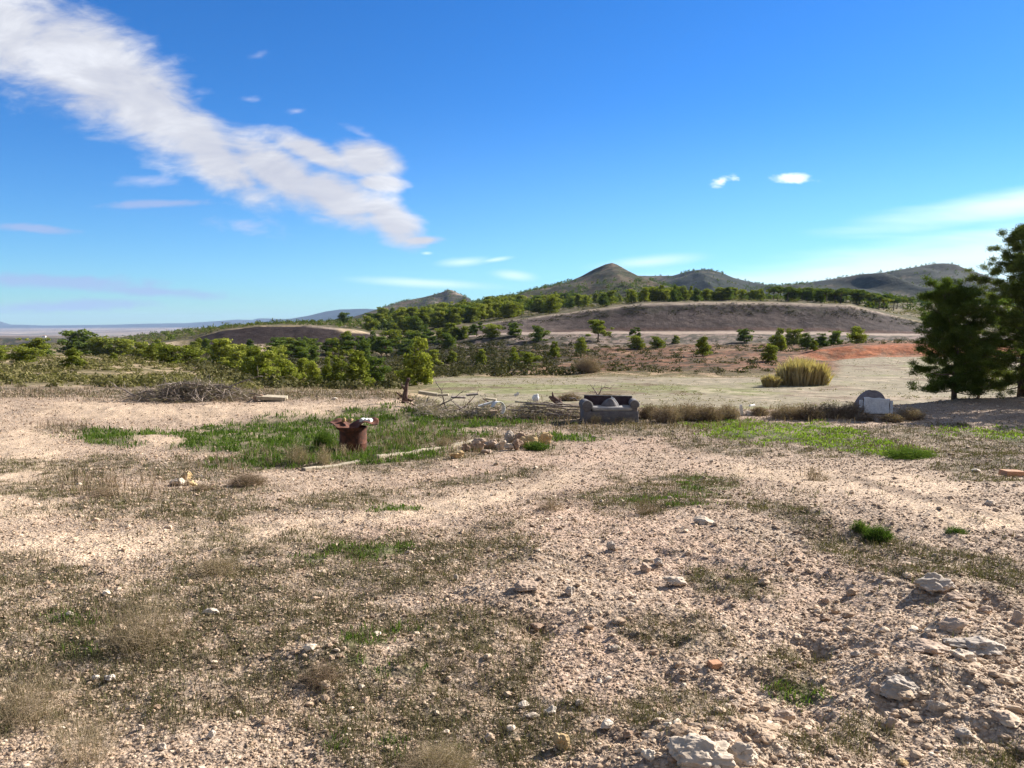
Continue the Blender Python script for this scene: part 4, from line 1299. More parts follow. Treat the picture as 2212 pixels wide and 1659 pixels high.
belt(88, (1000, 1660), [(1000, 676), (1106, 664), (1300, 649), (1660, 647)], [(1000, 700), (1106, 688), (1250, 669), (1393, 652.5), (1660, 650)], (4.8, 7.4),
     'pine in the dense green belt between the long embankment and the pointed peak', 'pines in the belt under the pointed peak', ['round', 'cone', 'round'], 5, 226, 420, .2, 7)
belt(34, (1660, 1960), [(1660, 648), (1834, 652), (1960, 664)], [(1660, 650.5), (1834, 656.5), (1960, 684)], (3.8, 5.6),
     'flat topped pine, @ from the left in the row above the embankment end', 'flat topped pines above the right end of the embankment', ['umbrella', 'umbrella', 'round'], 6, 226, 500, .7, 8)
belt(44, (800, 1010), [(800, 690), (900, 678), (1010, 672)], [(800, 718), (900, 722), (1010, 698)], (4.8, 7.2),
     'pine in the thick wood climbing towards the craggy hill', 'pines in the wood below the craggy hill', ['round', 'cone', 'round'], 7, 212, 600, .2, 8)
belt(22, (570, 1030), [(570, 762), (800, 745), (930, 728), (1030, 722)], [(570, 785), (800, 790), (900, 775), (1030, 750)], (3.0, 4.6),
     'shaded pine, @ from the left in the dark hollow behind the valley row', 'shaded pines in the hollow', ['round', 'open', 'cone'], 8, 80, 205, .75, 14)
belt(20, (60, 620), [(60, 766), (250, 752), (560, 756), (620, 770)], [(60, 776), (250, 772), (430, 778), (560, 788), (620, 800)], (2.4, 3.4),
     'pine half hidden behind the left crest, @ from the left', 'pines behind the left crest', ['round', 'cone', 'round'], 12, 84, 205, .5, 9)

# trees on the hillsides: read as one mass
def hillside(name, label, n, seed, cond, rsz, y0, y1):
    global rs
    rs = np.random.RandomState(seed)
    x, y = sample_ground(n, y0, y1, .6, .72)
    z = H(x, y); px_, py_ = to_px(x, y, z)
    k = cond(px_, py_, x, y)
    x, y, z = x[k], y[k], z[k]
    r = rsz * rs.uniform(.5, 1.25, len(x))
    V, Fa, rnd = leafcloud(x, y, z, r, r * rs.uniform(1.3, 2.1, len(x)), 26, r * .30)
    tag(link(name, mesh_from_arrays(name, V, Fa, 3, M_PINE_FAR, False, {'rnd': rnd})), label, 'woodland', kind='stuff')


hillside('belt_woodland', 'dense mass of pine crowns filling in behind the pines above the embankment', 5200, 6,
         lambda px, py, x, y: (px > 800) & (px < 2300) & (py < np.interp(px, [800, 1003, 1106, 1393, 2300], [716, 690, 678, 648, 700])) & (rs.uniform(0, 1, len(x)) < sstep(px, 1380, 1200) * .85 + .06), 2.2, 245, 520)
hillside('hillside_woodland', 'thin dark woodland dotting the flanks of the hills', 16000, 3,
         lambda px, py, x, y: (px > 740) & (py < 668) & ~((px > 1235) & (px < 1410) & (py < 606)) & (rs.uniform(0, 1, len(x)) < np.clip(sstep(fbm(x * .008, y * .008, 4, 71), .36, .60) * (.35 + .65 * sstep(py, 600, 635)) + .03, 0, 1)), 2.2, 420, 1750)
hillside('distant_woodland', 'low distant woodland beyond the valley', 5200, 4,
         lambda px, py, x, y: (px < 1000) & (rs.uniform(0, 1, len(x)) < sstep(px, 120, 500) * sstep(fbm(x * .01, y * .01, 3, 72), .30, .5)), 1.15, 245, 1300)
rs = np.random.RandomState(99)


# ---- the near pines on the right
def near_pine(px, ybase, ytop, wpx, seed, label, ntuft, lean=0, levels=9, bare=.14, dist=None, open_top=False, light=False):
    global rs
    rs = np.random.RandomState(seed)
    if dist:
        u, _ = px_dir(px, ybase); x, y = u * dist, dist; z = float(H(x, y)[0])
    else:
        x, y, z = hit(px, ybase)
    h = (ybase - ytop) / F * y
    w = wpx / F * y
    root = bpy.data.objects.new('pine_tree', None); COL.objects.link(root); root.location = (x, y, z - .05)
    tag(root, label, 'pine tree', 'large pines at the right of the yard')
    mb = MB()
    pts = []
    for t in np.linspace(0, 1, 10):
        pts.append(np.array((lean * t * h * .5 + .09 * math.sin(t * 5 + seed), .08 * math.sin(t * 4 + seed * 2), t * h * .94)))
    rad = [.020 * h * (1 - t) ** .8 + .012 for t in np.linspace(0, 1, 10)]
    mb.tube(pts, rad, 9)
    centers = []; dirs = []
    nb = int(levels * 5)
    for b in range(nb):
        t = bare + (1 - bare) * (b + rs.uniform(0, 1)) / nb
        base = np.array([np.interp(t, np.linspace(0, 1, 10), [p[k] for p in pts]) for k in range(3)])
        a = b * 2.4 + rs.uniform(-.4, .4)
        ext = w * .5 * (math.sin(min(1, max(.0, (1.02 - t) / (1 - bare))) ** .75 * math.pi * .62) ** .7) * rs.uniform(.55, 1.15)
        if open_top and t > .7: ext *= .8
        up = -.14 + .78 * t + rs.uniform(-.1, .12)
        d = np.array((math.cos(a), math.sin(a), up)); d /= np.linalg.norm(d)
        end = base + d * ext
        q = [base, base + d * ext * .35 + (0, 0, -.05 * ext), base + d * ext * .7 + (0, 0, -.02 * ext), end]
        mb.tube(q, [.012 + .012 * ext * (1 - t * .5), .014, .009, .004], 5, False)
        ns = max(2, int(ext * 5.5))
        for s in range(ns):
            f = .30 + .70 * (s + rs.uniform(0, 1)) / ns
            c = base + d * ext * f
            side = rs.normal(size=3); side[2] = abs(side[2]) * .5 - .05; side /= np.linalg.norm(side)
            L = rs.uniform(.12, .42) * (.6 + .5 * ext)
            e2 = c + side * L
            mb.tube([c, e2], [.006, .002], 3, False)
            for g in range(2):
                centers.append(c + side * L * (.5 + .6 * g) + rs.normal(0, .05, 3)); dirs.append(side * .5 + d * .5 + (0, 0, .3))
    centers = np.array(centers); dirs = np.array(dirs)
    m = len(centers)
    k = rs.randint(0, m, ntuft)
    n = len(k)
    P = centers[k] + rs.normal(0, 1, (n, 3)) * np.array([.080, .080, .05])
    dd = dirs[k] / np.linalg.norm(dirs[k], axis=1)[:, None] * .9 + rs.normal(0, .55, (n, 3))
    dd /= np.linalg.norm(dd, axis=1)[:, None]
    sizes = .017 * rs.uniform(.7, 1.4, n)
    V = tri_cloud(P, dd, sizes, 4.6)
    rnd = np.repeat(np.clip(rs.uniform(0, 1, m)[k] * .5 + rs.uniform(0, .5, n), 0, 1), 3)
    me = mesh_from_arrays('crown', V, np.arange(len(V)).reshape(-1, 3), 3, M_PINE_DARK if light else M_PINE_NEAR, False, {'rnd': rnd})
    link('crown', me, root)
    mb.build('trunk', M_BARK, root, True)
    return root


near_pine(2066, 868, 612, 196, 11, 'large pine with a leaning trunk, first one right of the white walled dome', 130000, lean=-.20, bare=.07, levels=11, dist=27.0, light=True)
near_pine(2204, 872, 482, 235, 12, 'tallest dark pine at the right picture edge, rising above the hills', 190000, lean=.0, bare=.06, levels=14, dist=28.5, open_top=True)
near_pine(2112, 866, 735, 110, 13, 'small slim pine behind and between the two big pines at the right', 30000, lean=-.08, bare=.25, dist=31)
near_pine(2330, 880, 520, 260, 14, 'dark pine mostly beyond the right picture edge, reaching in beside the tallest one', 90000, bare=.10, dist=27)
near_pine(2480, 905, 560, 330, 16, 'pine standing outside the right picture edge whose shade falls on the mound', 60000, bare=.1, dist=25)
rs = np.random.RandomState(5)


# ------------------------------------------------------------------ shrubs made of twigs
def twig_shrub(px, ybase, ytop, wpx, label, mat, n=260, group=None, name='dry_shrub', cat='shrub', seed=1, dense=1, up=1.0, leaves=0, leafmat=None, y_min=1.4, rtw=.7, dist=None):
    r = np.random.RandomState(seed)
    if dist:
        u, _ = px_dir(px, ybase); x, y = u * dist, dist; z = float(H(x, y)[0])
    else:
        x, y, z = hit(px, ybase, y_min=y_min)
    h = (ybase - ytop) / F * y; w = wpx / F * y
    wid = max(.0012, y / 768 * .45 * rtw)
    V = []; nrm = 0
    a = r.uniform(0, 6.28, n); rad = r.uniform(0, 1, n) ** .6
    base = np.stack([np.cos(a) * rad * w * .28, np.sin(a) * rad * w * .28, np.full(n, -.02)], 1)
    ht = h * r.uniform(.35, 1.05, n) * (1 - .45 * rad ** 2)
    tip = base + np.stack([np.cos(a) * rad * w * .24 + r.normal(0, w * .07, n), np.sin(a) * rad * w * .24 + r.normal(0, w * .07, n), ht * up], 1)
    mid = (base + tip) / 2 + r.normal(0, w * .03, (n, 3))
    segs = [(base, mid, 1.0), (mid, tip, .7)]
    for q in range(2 * dense):                     # side twigs
        f = r.uniform(.3, .95, (n, 1))
        s = np.where(f < .5, base + (mid - base) * f * 2, mid + (tip - mid) * (f * 2 - 1))
        e = s + r.normal(0, 1, (n, 3)) * np.array([.13 * w, .13 * w, .10 * h]) + np.array([0, 0, .10 * h])
        segs.append((s, e, .6))
    for s, e, k in segs:
        d = e - s; d /= np.linalg.norm(d, axis=1)[:, None] + 1e-9
        t2 = r.normal(size=(n, 3)); t2 -= d * np.sum(t2 * d, 1)[:, None]; t2 /= np.linalg.norm(t2, axis=1)[:, None]
        V.append(np.stack([s - t2 * wid * k * .5, s + t2 * wid * k * .5, e], 1).reshape(-1, 3))
    V = np.concatenate(V)
    V[:, 2] = np.maximum(V[:, 2], -.03)
    rnd = np.repeat(r.uniform(0, 1, len(V) // 3), 3)
    me = mesh_from_arrays(name, V, np.arange(len(V)).reshape(-1, 3), 3, mat, False, {'rnd': rnd})
    o = link(name, me, None, (x, y, z))
    tag(o, label, cat, group)
    if leaves:
        d = r.normal(size=(leaves, 3)); d /= np.linalg.norm(d, axis=1)[:, None]; d[:, 2] = np.abs(d[:, 2])
        P = d * r.uniform(.4, 1, (leaves, 1)) * np.array([w * .5, w * .5, h * .95])
        sz = np.full(leaves, y / 768 * .9)
        t1 = r.normal(size=(leaves, 3)); t1 /= np.linalg.norm(t1, axis=1)[:, None]
        t2 = r.normal(size=(leaves, 3)); t2 /= np.linalg.norm(t2, axis=1)[:, None]
        V = np.stack([P - t1 * sz[:, None], P + t1 * sz[:, None], P + t2 * sz[:, None] * 1.6], 1).reshape(-1, 3)
        me2 = mesh_from_arrays('foliage', V, np.arange(len(V)).reshape(-1, 3), 3, leafmat or mat, False, {'rnd': np.repeat(r.uniform(0, 1, leaves), 3)})
        link('foliage', me2, o)
    return o


HED = [(1402, 905, 868, 55, 'brown dry shrub touching the right arm of the sofa'), (1440, 910, 866, 70, 'tall brown dry shrub second from the sofa in the dry hedge'),
       (1485, 908, 864, 75, 'brown dry shrub in the middle of the hedge right of the sofa'), (1530, 908, 868, 65, 'greyish dry shrub fourth from the sofa in the dry hedge'),
       (1572, 905, 870, 55, 'low dry shrub at the right end of the hedge, just left of the white rubble'),
       (1700, 905, 872, 75, 'grey brown dry shrub right behind the bright green patch'), (1745, 906, 868, 70, 'dry shrub midway between the white rubble and the white walled dome'),
       (1790, 903, 866, 70, 'dark dry shrub second to the left of the white walled dome'), (1838, 903, 864, 60, 'dark dry shrub touching the left side of the white walled dome'),
       (1965, 905, 876, 60, 'dark low shrub touching the right side of the white walled dome'), (1868, 910, 888, 44, 'dark weeds at the foot of the whitewashed wall, left corner'), (1925, 912, 890, 50, 'dark weeds at the foot of the whitewashed wall, right corner'), (1640, 898, 876, 40, 'small dry shrub in front of the white rubble'),
       (1310, 862, 850, 60, 'dry shrub peeping over the sofa back'), (1230, 866, 850, 50, 'dry shrub behind the right end of the pole pile')]
for q, (px, b_, t_, w, lab) in enumerate(HED):
    twig_shrub(px, b_, t_, w, lab, M_BRUSH, 620, 'dry shrubs along the far edge of the yard', seed=q + 20, leaves=420, dense=2)
MISC = [(535, 1050, 1018, 80, 'low reddish brown spiny cushion shrub near the end of the concrete kerb', 900, M_BRUSH), (437, 1060, 1040, 42, 'small brown spiny cushion shrub just left of the larger one', 500, M_BRUSH),
        (225, 1070, 1045, 70, 'flattened dark brown dry weed on the pale track at the left', 300, M_BRUSH),
        (1762, 1038, 1000, 60, 'sparse dry weed standing alone on bare pinkish soil at the right', 130, M_BRUSH),
        (320, 1400, 1235, 190, 'large twiggy dry weed in the left foreground', 210, M_DRY), (60, 1560, 1400, 190, 'tangle of dry stalks at the left picture edge', 200, M_DRY),
        (180, 1650, 1480, 200, 'dry stalks rising from the bottom left corner', 160, M_DRY),
        (950, 1670, 1590, 170, 'grey leafless cushion shrub cut by the bottom picture edge', 620, M_DRY), (695, 1470, 1420, 100, 'purplish grey twiggy cushion on the small stony mound in the foreground', 520, M_BRUSH),
        (470, 1240, 1195, 110, 'pale grey dead weed at the border of the sandy track', 200, M_DRY), (640, 1000, 945, 60, 'upright dry weed clump left of the rusty barrel', 200, M_DRY),
        (700, 1003, 950, 40, 'dry weed clump leaning on the left side of the rusty barrel', 160, M_DRY), (742, 985, 950, 30, 'pale dry stalks right in front of the rusty barrel', 60, M_DRY),
        (960, 968, 935, 50, 'dry brown weed behind the concrete kerb', 220, M_BRUSH), (1145, 966, 935, 50, 'dry grey weed growing behind the stone row', 220, M_BRUSH),
        (1285, 915, 888, 34, 'dry stalks in front of the left sofa arm', 130, M_DRY), (1340, 915, 896, 70, 'thin dry stalks in front of the sofa base', 90, M_DRY),
        (1270, 806, 762, 60, 'leafless grey brown shrub at the foot of the red slope', 700, M_BRUSH), (1395, 1110, 1060, 60, 'low brown weed on the gravel in the centre right', 150, M_BRUSH),
        (1190, 1100, 1070, 70, 'flat brown weed on the pink gravel in the centre', 200, M_BRUSH)]
for q, (px, b_, t_, w, lab, n, mt) in enumerate(MISC):
    twig_shrub(px, b_, t_, w, lab, M_STRAW if mt == M_DRY else mt, int(n * (1.5 if w > 100 else 1)), 'scattered dry weeds', rtw=1.0 if w > 90 else .7, name='dry_weed', cat='dry weed', seed=q + 60, dense=2, y_min=60 if px == 1270 else 1.4)
for q, (px, b_, t_, w, lab, n) in enumerate([(1897, 1168, 1128, 62, 'dark green spiky grass tuft, larger of the two side by side', 900), (1858, 1148, 1116, 42, 'smaller olive grass tuft beside the dark green one', 420),
                                             (2066, 1150, 1130, 46, 'bright green leafy weed on bare soil at the right', 300), (700, 970, 925, 46, 'thick dark green weed clump just left of the rusty barrel', 700),
                                             (1160, 972, 950, 60, 'green weed growing against the front of the stone row', 420), (1966, 990, 964, 110, 'long green grass fringe where the green patch meets bare soil', 700)]):
    twig_shrub(px, b_, t_, w, lab, M_GREEN, n, 'green tufts', name='grass_tuft', cat='grass tuft', seed=q + 90, dense=1, rtw=1.5)


# straw coloured reed clumps
def reeds(px, ybase, ytop, wpx, label, n, seed, y_min):
    r = np.random.RandomState(seed)
    x, y, z = hit(px, ybase, y_min=y_min)
    h = (ybase - ytop) / F * y; w = wpx / F * y
    nc = 44
    ca = r.uniform(0, 6.28, nc); cr = r.uniform(0, 1, nc) ** .5
    cx = np.cos(ca) * cr * w * .40; cy = np.sin(ca) * cr * w * .26
    ch = h * (.55 + .50 * r.uniform(0, 1, nc)) * (1 - .45 * (np.abs(cx) / (w * .45)) ** 2)
    k = r.randint(0, nc, n)
    a = r.uniform(0, 6.28, n); rr = r.uniform(0, 1, n) ** .6 * w * .10
    b = np.stack([cx[k] + np.cos(a) * rr * .6, cy[k] + np.sin(a) * rr * .6, np.full(n, -.05)], 1)
    t = np.stack([cx[k] + np.cos(a) * rr * 1.9, cy[k] + np.sin(a) * rr * 1.9, ch[k] * r.uniform(.55, .98, n)], 1) + np.stack([r.normal(0, .14, n), r.normal(0, .14, n), np.zeros(n)], 1)
    m = b + (t - b) * .6 + np.array([0, 0, 1]) * (ch[k] * .12)[:, None]
    wd = .035
    s = r.normal(size=(n, 3)); s[:, 2] = 0; s /= np.linalg.norm(s, axis=1)[:, None]; s *= wd
    V = np.stack([b - s, b + s, m + s, m - s, t], 1).reshape(-1, 3)
    o = (np.arange(n) * 5)[:, None]
    Fa = np.concatenate([o + [0, 1, 2], o + [0, 2, 3], o + [3, 2, 4]], 1).reshape(-1, 3)
    tag(link('reed_clump', mesh_from_arrays('reed_clump', V, Fa, 3, M_REED, False, {'rnd': np.repeat(r.uniform(0, 1, n), 5)}), None, (x, y, z)), label, 'reeds', 'straw coloured reeds')


reeds(1737, 832, 768, 132, 'large straw yellow reed clump at the edge of the field', 5200, 3, 48)
reeds(1665, 836, 805, 38, 'small straw yellow reed tuft left of the large clump', 1200, 4, 48)


# ------------------------------------------------------------------ rocks
def rock(px, ybase, wpx, hr, mat, label, seed, sub=3, group=None, sink=.22, rough=.22, name='rock', cat='rock', rotz=0, dep=.85, boxy=0):
    r = np.random.RandomState(seed)
    x, y, z = hit(px, ybase)
    w = wpx / F * y
    v, f = ico(sub)
    v = v.copy()
    if boxy:
        v = np.sign(v) * np.abs(v) ** (1 - boxy); v = v / np.max(np.abs(v))
    # planar facets and lumps
    for _ in range(9):
        d = r.normal(size=3); d /= np.linalg.norm(d)
        lim = r.uniform(.48, .86)
        p = v @ d
        v = v - np.outer(np.maximum(p - lim, 0) * .9, d)
    o = r.uniform(0, 50, 3)
    n1 = fbm(v[:, 0] * 2.2 + o[0] + v[:, 2] * 1.7, v[:, 1] * 2.2 + o[1] - v[:, 2], 4, seed) - .5
    n2 = (fbm(v[:, 0] * 6 + o[0], v[:, 1] * 6 + o[2], 3, seed + 1) + fbm(v[:, 1] * 6 + o[1], v[:, 2] * 6 + o[2], 3, seed + 2) + fbm(v[:, 2] * 6 + o[0], v[:, 0] * 6 + o[1], 3, seed + 3)) / 1.5 - 1
    n1 = (fbm(v[:, 0] * 1.8 + o[0], v[:, 1] * 1.8 + o[1], 3, seed) + fbm(v[:, 1] * 1.8 + o[2], v[:, 2] * 1.8 + o[1], 3, seed + 5) + fbm(v[:, 2] * 1.8 + o[2], v[:, 0] * 1.8 + o[0], 3, seed + 6)) / 1.5 - 1
    v = v * (1 + rough * 2.2 * n1 + rough * (.8 if sub > 3 else .5) * n2)[:, None]
    v[:, 0] *= w * .5; v[:, 1] *= w * .5 * dep; v[:, 2] *= w * .5 * hr
    c, s = math.cos(rotz), math.sin(rotz)
    v[:, :2] = v[:, :2] @ np.array([[c, s], [-s, c]])
    zmin = v[:, 2].min(); v[:, 2] -= zmin * (1 - sink)
    me = mesh_from_arrays(name, v, f, 3, M_ROCK[mat] if mat in M_ROCK else mat, sub >= 3, None)
    ob = link(name, me, None, (x, y + w * .3, z))
    tag(ob, label, cat, group)
    return ob


ROW = [(985, 992, 40, .42, 'yellow', 'flat yellow slab of sandstone in front of the concrete kerb', .7), (1006, 977, 22, .8, 'brown', 'brown stone, first of the stone row next to the kerb end', .8),
       (1030, 977, 30, .8, 'brown', 'large reddish brown boulder at the left of the stone row', .8), (1035, 962, 30, .5, 'pink', 'pink stone resting behind the reddish brown boulder', .8),
       (1052, 982, 24, .5, 'pink', 'flattish stone at the front foot of the row', .8), (1062, 970, 34, .75, 'pink', 'pale pinkish boulder in the middle left of the row', .9),
       (1083, 972, 28, .75, 'pale', 'pale stone at the exact middle of the stone row', .9), (1100, 973, 24, .8, 'pale', 'pale stone right of the middle one', .9),
       (1098, 958, 28, .9, 'grey', 'grey pointed stone behind the middle of the row', .8), (1120, 974, 26, 1.0, 'brown', 'upright brown stone before the big yellow boulder', .8),
       (1124, 958, 30, .9, 'brown', 'dark brown boulder leaning on the left of the big yellow boulder', .8), (1138, 971, 17, 1.3, 'yellow', 'narrow upright tan stone touching the big yellow boulder', .7),
       (1148, 966, 48, .62, 'yellow', 'big sloping yellow boulder, longest of the stone row', .8), (1178, 961, 38, .75, 'yellow', 'angular orange yellow boulder at the right end of the stone row', .8)]
for q, (px, b_, w, hr, mt, lab, dp) in enumerate(ROW):
    rock(px, b_, w, hr, mt, lab, 300 + q, 4, group='boulders in the stone row', dep=dp, name='boulder', cat='boulder', sink=.16, rough=.30)
FORE = [
    (1233, 1290, 26, .9, 'grey', 'round grey stone casting a clear shadow, centre foreground'), (1138, 1282, 56, .45, 'pink', 'broad pinkish lump of crust left of the round grey stone'),
    (1160, 1368, 34, .6, 'brown', 'dark brown stone in a hollow below the crust lump'), (1320, 1193, 24, .8, 'grey', 'small grey stone alone on gravel above the pair'),
    (1397, 1236, 28, .8, 'pink', 'left stone of the pair near the pale flat stone'), (1421, 1224, 26, .9, 'grey', 'right stone of the pair near the pale flat stone'),
    (1461, 1268, 50, .5, 'pale', 'pale flat stone right of the pair of small stones'), (985, 1254, 14, .9, 'pale', 'tiny pale stone at the edge of the weeds left of the crust lump'),
    (1191, 1546, 30, .7, 'white', 'whitish stone with dark shade under it, lower centre'), (1131, 1532, 26, .7, 'white', 'white rough stone left of the whitish one, lower centre'),
    (1251, 1530, 22, 1.0, 'pale', 'upright pale stone in the row of white stones, lower centre'), (1311, 1580, 34, .9, 'white', 'white knobbly stone near the bottom centre'),
    (1213, 1620, 42, .9, 'yellow', 'tan angular stone near the bottom centre'), (1404, 1643, 34, .7, 'white', 'white rough stone right of the tan one near the bottom edge'),
    (1150, 1556, 30, .4, 'pale', 'flat pale chip between the white stones, lower centre'), (1357, 1596, 26, .9, 'brown', 'rust brown stone right of the white knobbly one'),
    (1442, 1572, 22, .6, 'white', 'small white stone right of the rust brown one'), (1326, 1408, 28, .45, 'pale', 'flat pale stone alone in the centre right foreground'),
    (1295, 1477, 16, .8, 'white', 'tiny white stone above the row of white stones'), (1523, 1133, 46, .35, 'pale', 'flat pale stone on the ridge of the rough ground'),
    (2027, 1283, 84, .5, 'grey', 'rounded grey boulder half buried at the right'), (2070, 1300, 40, .5, 'pink', 'pinkish stone touching the half buried grey boulder'),
    (2066, 1368, 56, .6, 'pink', 'lumpy pinkish rock above the big flat slab'), (2128, 1416, 130, .28, 'grey', 'largest flat grey slab of bedrock at the right'),
    (2012, 1418, 100, .28, 'pink', 'long flat slab of bedrock left of the largest slab'), (2088, 1428, 66, .35, 'pale', 'pale rounded bedrock between the two flat slabs'),
    (1973, 1510, 110, .45, 'grey', 'big pitted grey rock in the lower right'), (2025, 1545, 42, .9, 'grey', 'smooth grey stone beside the big pitted rock'),
    (1525, 1665, 130, .5, 'pale', 'big pale conglomerate lump cut by the bottom edge'), (1610, 1655, 80, .5, 'pale', 'pale conglomerate lump right of the biggest one at the bottom edge'),
    (1573, 1612, 70, .4, 'pink', 'pinkish conglomerate lump behind the two at the bottom edge'), (1850, 1420, 24, .7, 'grey', 'small grey stone, left one of two in the right foreground'),
    (1893, 1420, 30, .7, 'pink', 'pinkish stone, right one of two in the right foreground'), (1897, 1503, 24, 1.0, 'pink', 'pointed pinkish stone left of the big pitted rock'),
    (1785, 1305, 22, .7, 'pink', 'small stone alone on the gravel slope at the right'), (1952, 1657, 30, .6, 'yellow', 'yellowish stone near the bottom edge at the right'),
    (2173, 1566, 44, .6, 'pink', 'stone near the right edge below the flat slabs'), (2203, 1348, 32, .8, 'pink', 'stone at the right picture edge above the flat slabs'),
    (2112, 1020, 20, .5, 'white', 'small white stone on the soil at the far right'), (205, 1470, 18, .8, 'white', 'smaller white stone of the two side by side, left foreground'),
    (233, 1476, 26, .8, 'white', 'larger white stone of the two side by side, left foreground'), (450, 1332, 34, .5, 'white', 'flat white stone among the weeds, left foreground'),
    (455, 1597, 20, .8, 'white', 'white stone low in the left foreground'), (346, 1624, 22, .8, 'pale', 'pale stone near the bottom left'),
    (303, 1578, 18, .8, 'pale', 'small pale stone above the one near the bottom left'), (218, 1411, 14, .8, 'yellow', 'tiny yellowish stone left of the dry weeds'),
    (399, 1038, 28, .8, 'yellow', 'upper yellow stone of the little heap on the left track'), (383, 1051, 34, .6, 'pale', 'left pale stone of the little heap on the left track'),
    (411, 1051, 26, .6, 'yellow', 'right stone of the little heap on the left track'), (2135, 1330, 40, .5, 'pink', 'rough stone between the half buried boulder and the right edge'),
    (1700, 1560, 46, .5, 'pink', 'pinkish stone above the conglomerate lumps'), (1760, 1600, 34, .6, 'brown', 'brownish stone right of the conglomerate lumps'),
    (2090, 1600, 50, .5, 'grey', 'grey stone low in the right foreground'), (1930, 1575, 36, .6, 'pink', 'stone below the big pitted rock'),
    (148, 1332, 16, .8, 'white', 'tiny white stone at the far left among weeds'), (722, 864, 14, .5, 'white', 'small white stone on the pale bank behind the barrel'),
]
for q, (px, b_, w, hr, mt, lab) in enumerate(FORE):
    rock(px, b_, w, hr, mt, lab, 400 + q, 5 if w > 60 else 4, 'single stones on the yard', rough=.36 if w > 60 else .26, sink=.62 if w > 60 else .36)


def brickbat(px, ybase, wpx, size, rot, label, seed):
    x, y, z = hit(px, ybase)
    s = wpx / F * y
    mb = MB(); mb.box((0, 0, size[2] * s * .5), (size[0] * s, size[1] * s, size[2] * s), Euler(rot))
    o = mb.build('brick', M_BRICK, bevel=.004, loc=(x, y, z)); tag(o, label, 'brick', 'broken bricks')


brickbat(1543, 1444, 30, (1, .6, .5), (.2, .1, .5), 'broken orange brick on the gravel in the foreground', 1)
brickbat(2186, 1030, 44, (1, .6, .28), (.0, .05, .1), 'flat reddish brick lying at the far right', 2)

# ------------------------------------------------------------------ rusty barrel
bx, by, bz = hit(757, 978)
root = bpy.data.objects.new('barrel', None); COL.objects.link(root); root.location = (bx, by + .29, bz - .06)
tag(root, 'rusty open steel barrel with a bent metal lid, standing in the weeds', 'barrel')
R_ = .288
prof = [(.0, 0), (R_ - .01, 0), (R_, .012), (R_, .20), (R_ + .004, .212), (R_ + .009, .225), (R_ + .004, .238), (R_, .25), (R_ - .001, .50), (R_, .54), (R_ + .012, .556), (R_ + .012, .568), (R_ + .0, .575), (R_ - .012, .568), (R_ - .010, .50), (R_ - .010, .02), (0, .02)]
mb = MB(); mb.lathe(prof, 56); mb.build('drum_body', M_RUST, root, True)
mb = MB(); mb.tube([(math.cos(a) * (R_ + .008), math.sin(a) * (R_ + .008), .562) for a in np.linspace(0, 2 * math.pi, 49)], .011, 6, False)
mb.build('rim', M_RUST, root, True)


def lidf(u, v):
    a = (u - .5) * 1.02; b = (v - .5) * .62
    # torn round outline: narrower towards the tips
    k = 1 - .45 * abs(2 * u - 1) ** 2.2
    b *= k
    z = .055 * math.sin(u * 9.2 + .6) * (1 - .3 * v) - .05 * math.exp(-((u - .36) / .16) ** 2) * (1 - v) * 2.0 + .03 * math.cos(u * 17 + v * 3) + .03 * v
    z += .03 * (abs(2 * u - 1)) ** 3
    return (a + .02 * math.sin(v * 5), b, z)


mb = MB(); mb.grid(lidf, 42, 16)
lid = mb.build('lid', M_RUST, root, True, thick=.014, loc=(.035, -.02, .625), rot=(.06, -.04, .05))
# a second torn flap that hangs over the front
mb = MB()
mb.grid(lambda u, v: ((u - .5) * .60 * (1 - .12 * v), -.30 - .012 * math.sin(u * 6) - .03 * math.cos((u - .5) * 3.1), .025 - v * (.10 * max(0, math.sin((u * .95 + .02) * math.pi)) + .012)), 26, 7)
mb.build('torn_flap', M_RUST, root, True, thick=.010, loc=(-.02, 0, .565))


def small_block(name, label, cat, mat, loc, size, rot, bevel, sub=0, lumps=None):
    mb = MB()
    mb.box((0, 0, 0), size)
    for l in (lumps or []): mb.box(*l)
    o = mb.build(name, mat, bevel=bevel, loc=loc, rot=rot); return tag(o, label, cat)


topz = bz - .06 + .66
by0 = by + .27
small_block('white_block', 'white ridged block lying on the right of the barrel lid', 'block', M_WHITE, (bx + .29, by0, topz + .045), (.25, .14, .055), (.05, .03, -.2), .006,
            lumps=[((-.08, 0, .035), (.05, .13, .022)), ((0, 0, .034), (.05, .13, .02)), ((.08, 0, .035), (.05, .13, .022))])
for q, (dx, w, hr, lab) in enumerate([(-.20, .12, 1.3, 'pale stone on the left of the barrel lid'), (-.06, .15, .8, 'arched pale stone on the middle of the barrel lid')]):
    o = rock(757, 978, 20, hr, 'yellow', lab, 800 + q, 2, 'stones on the barrel lid')
    s = w / (20 / F * by)
    o.scale = (s, s, s * .9); o.location = (bx + dx, by0 + .03, topz + .005)

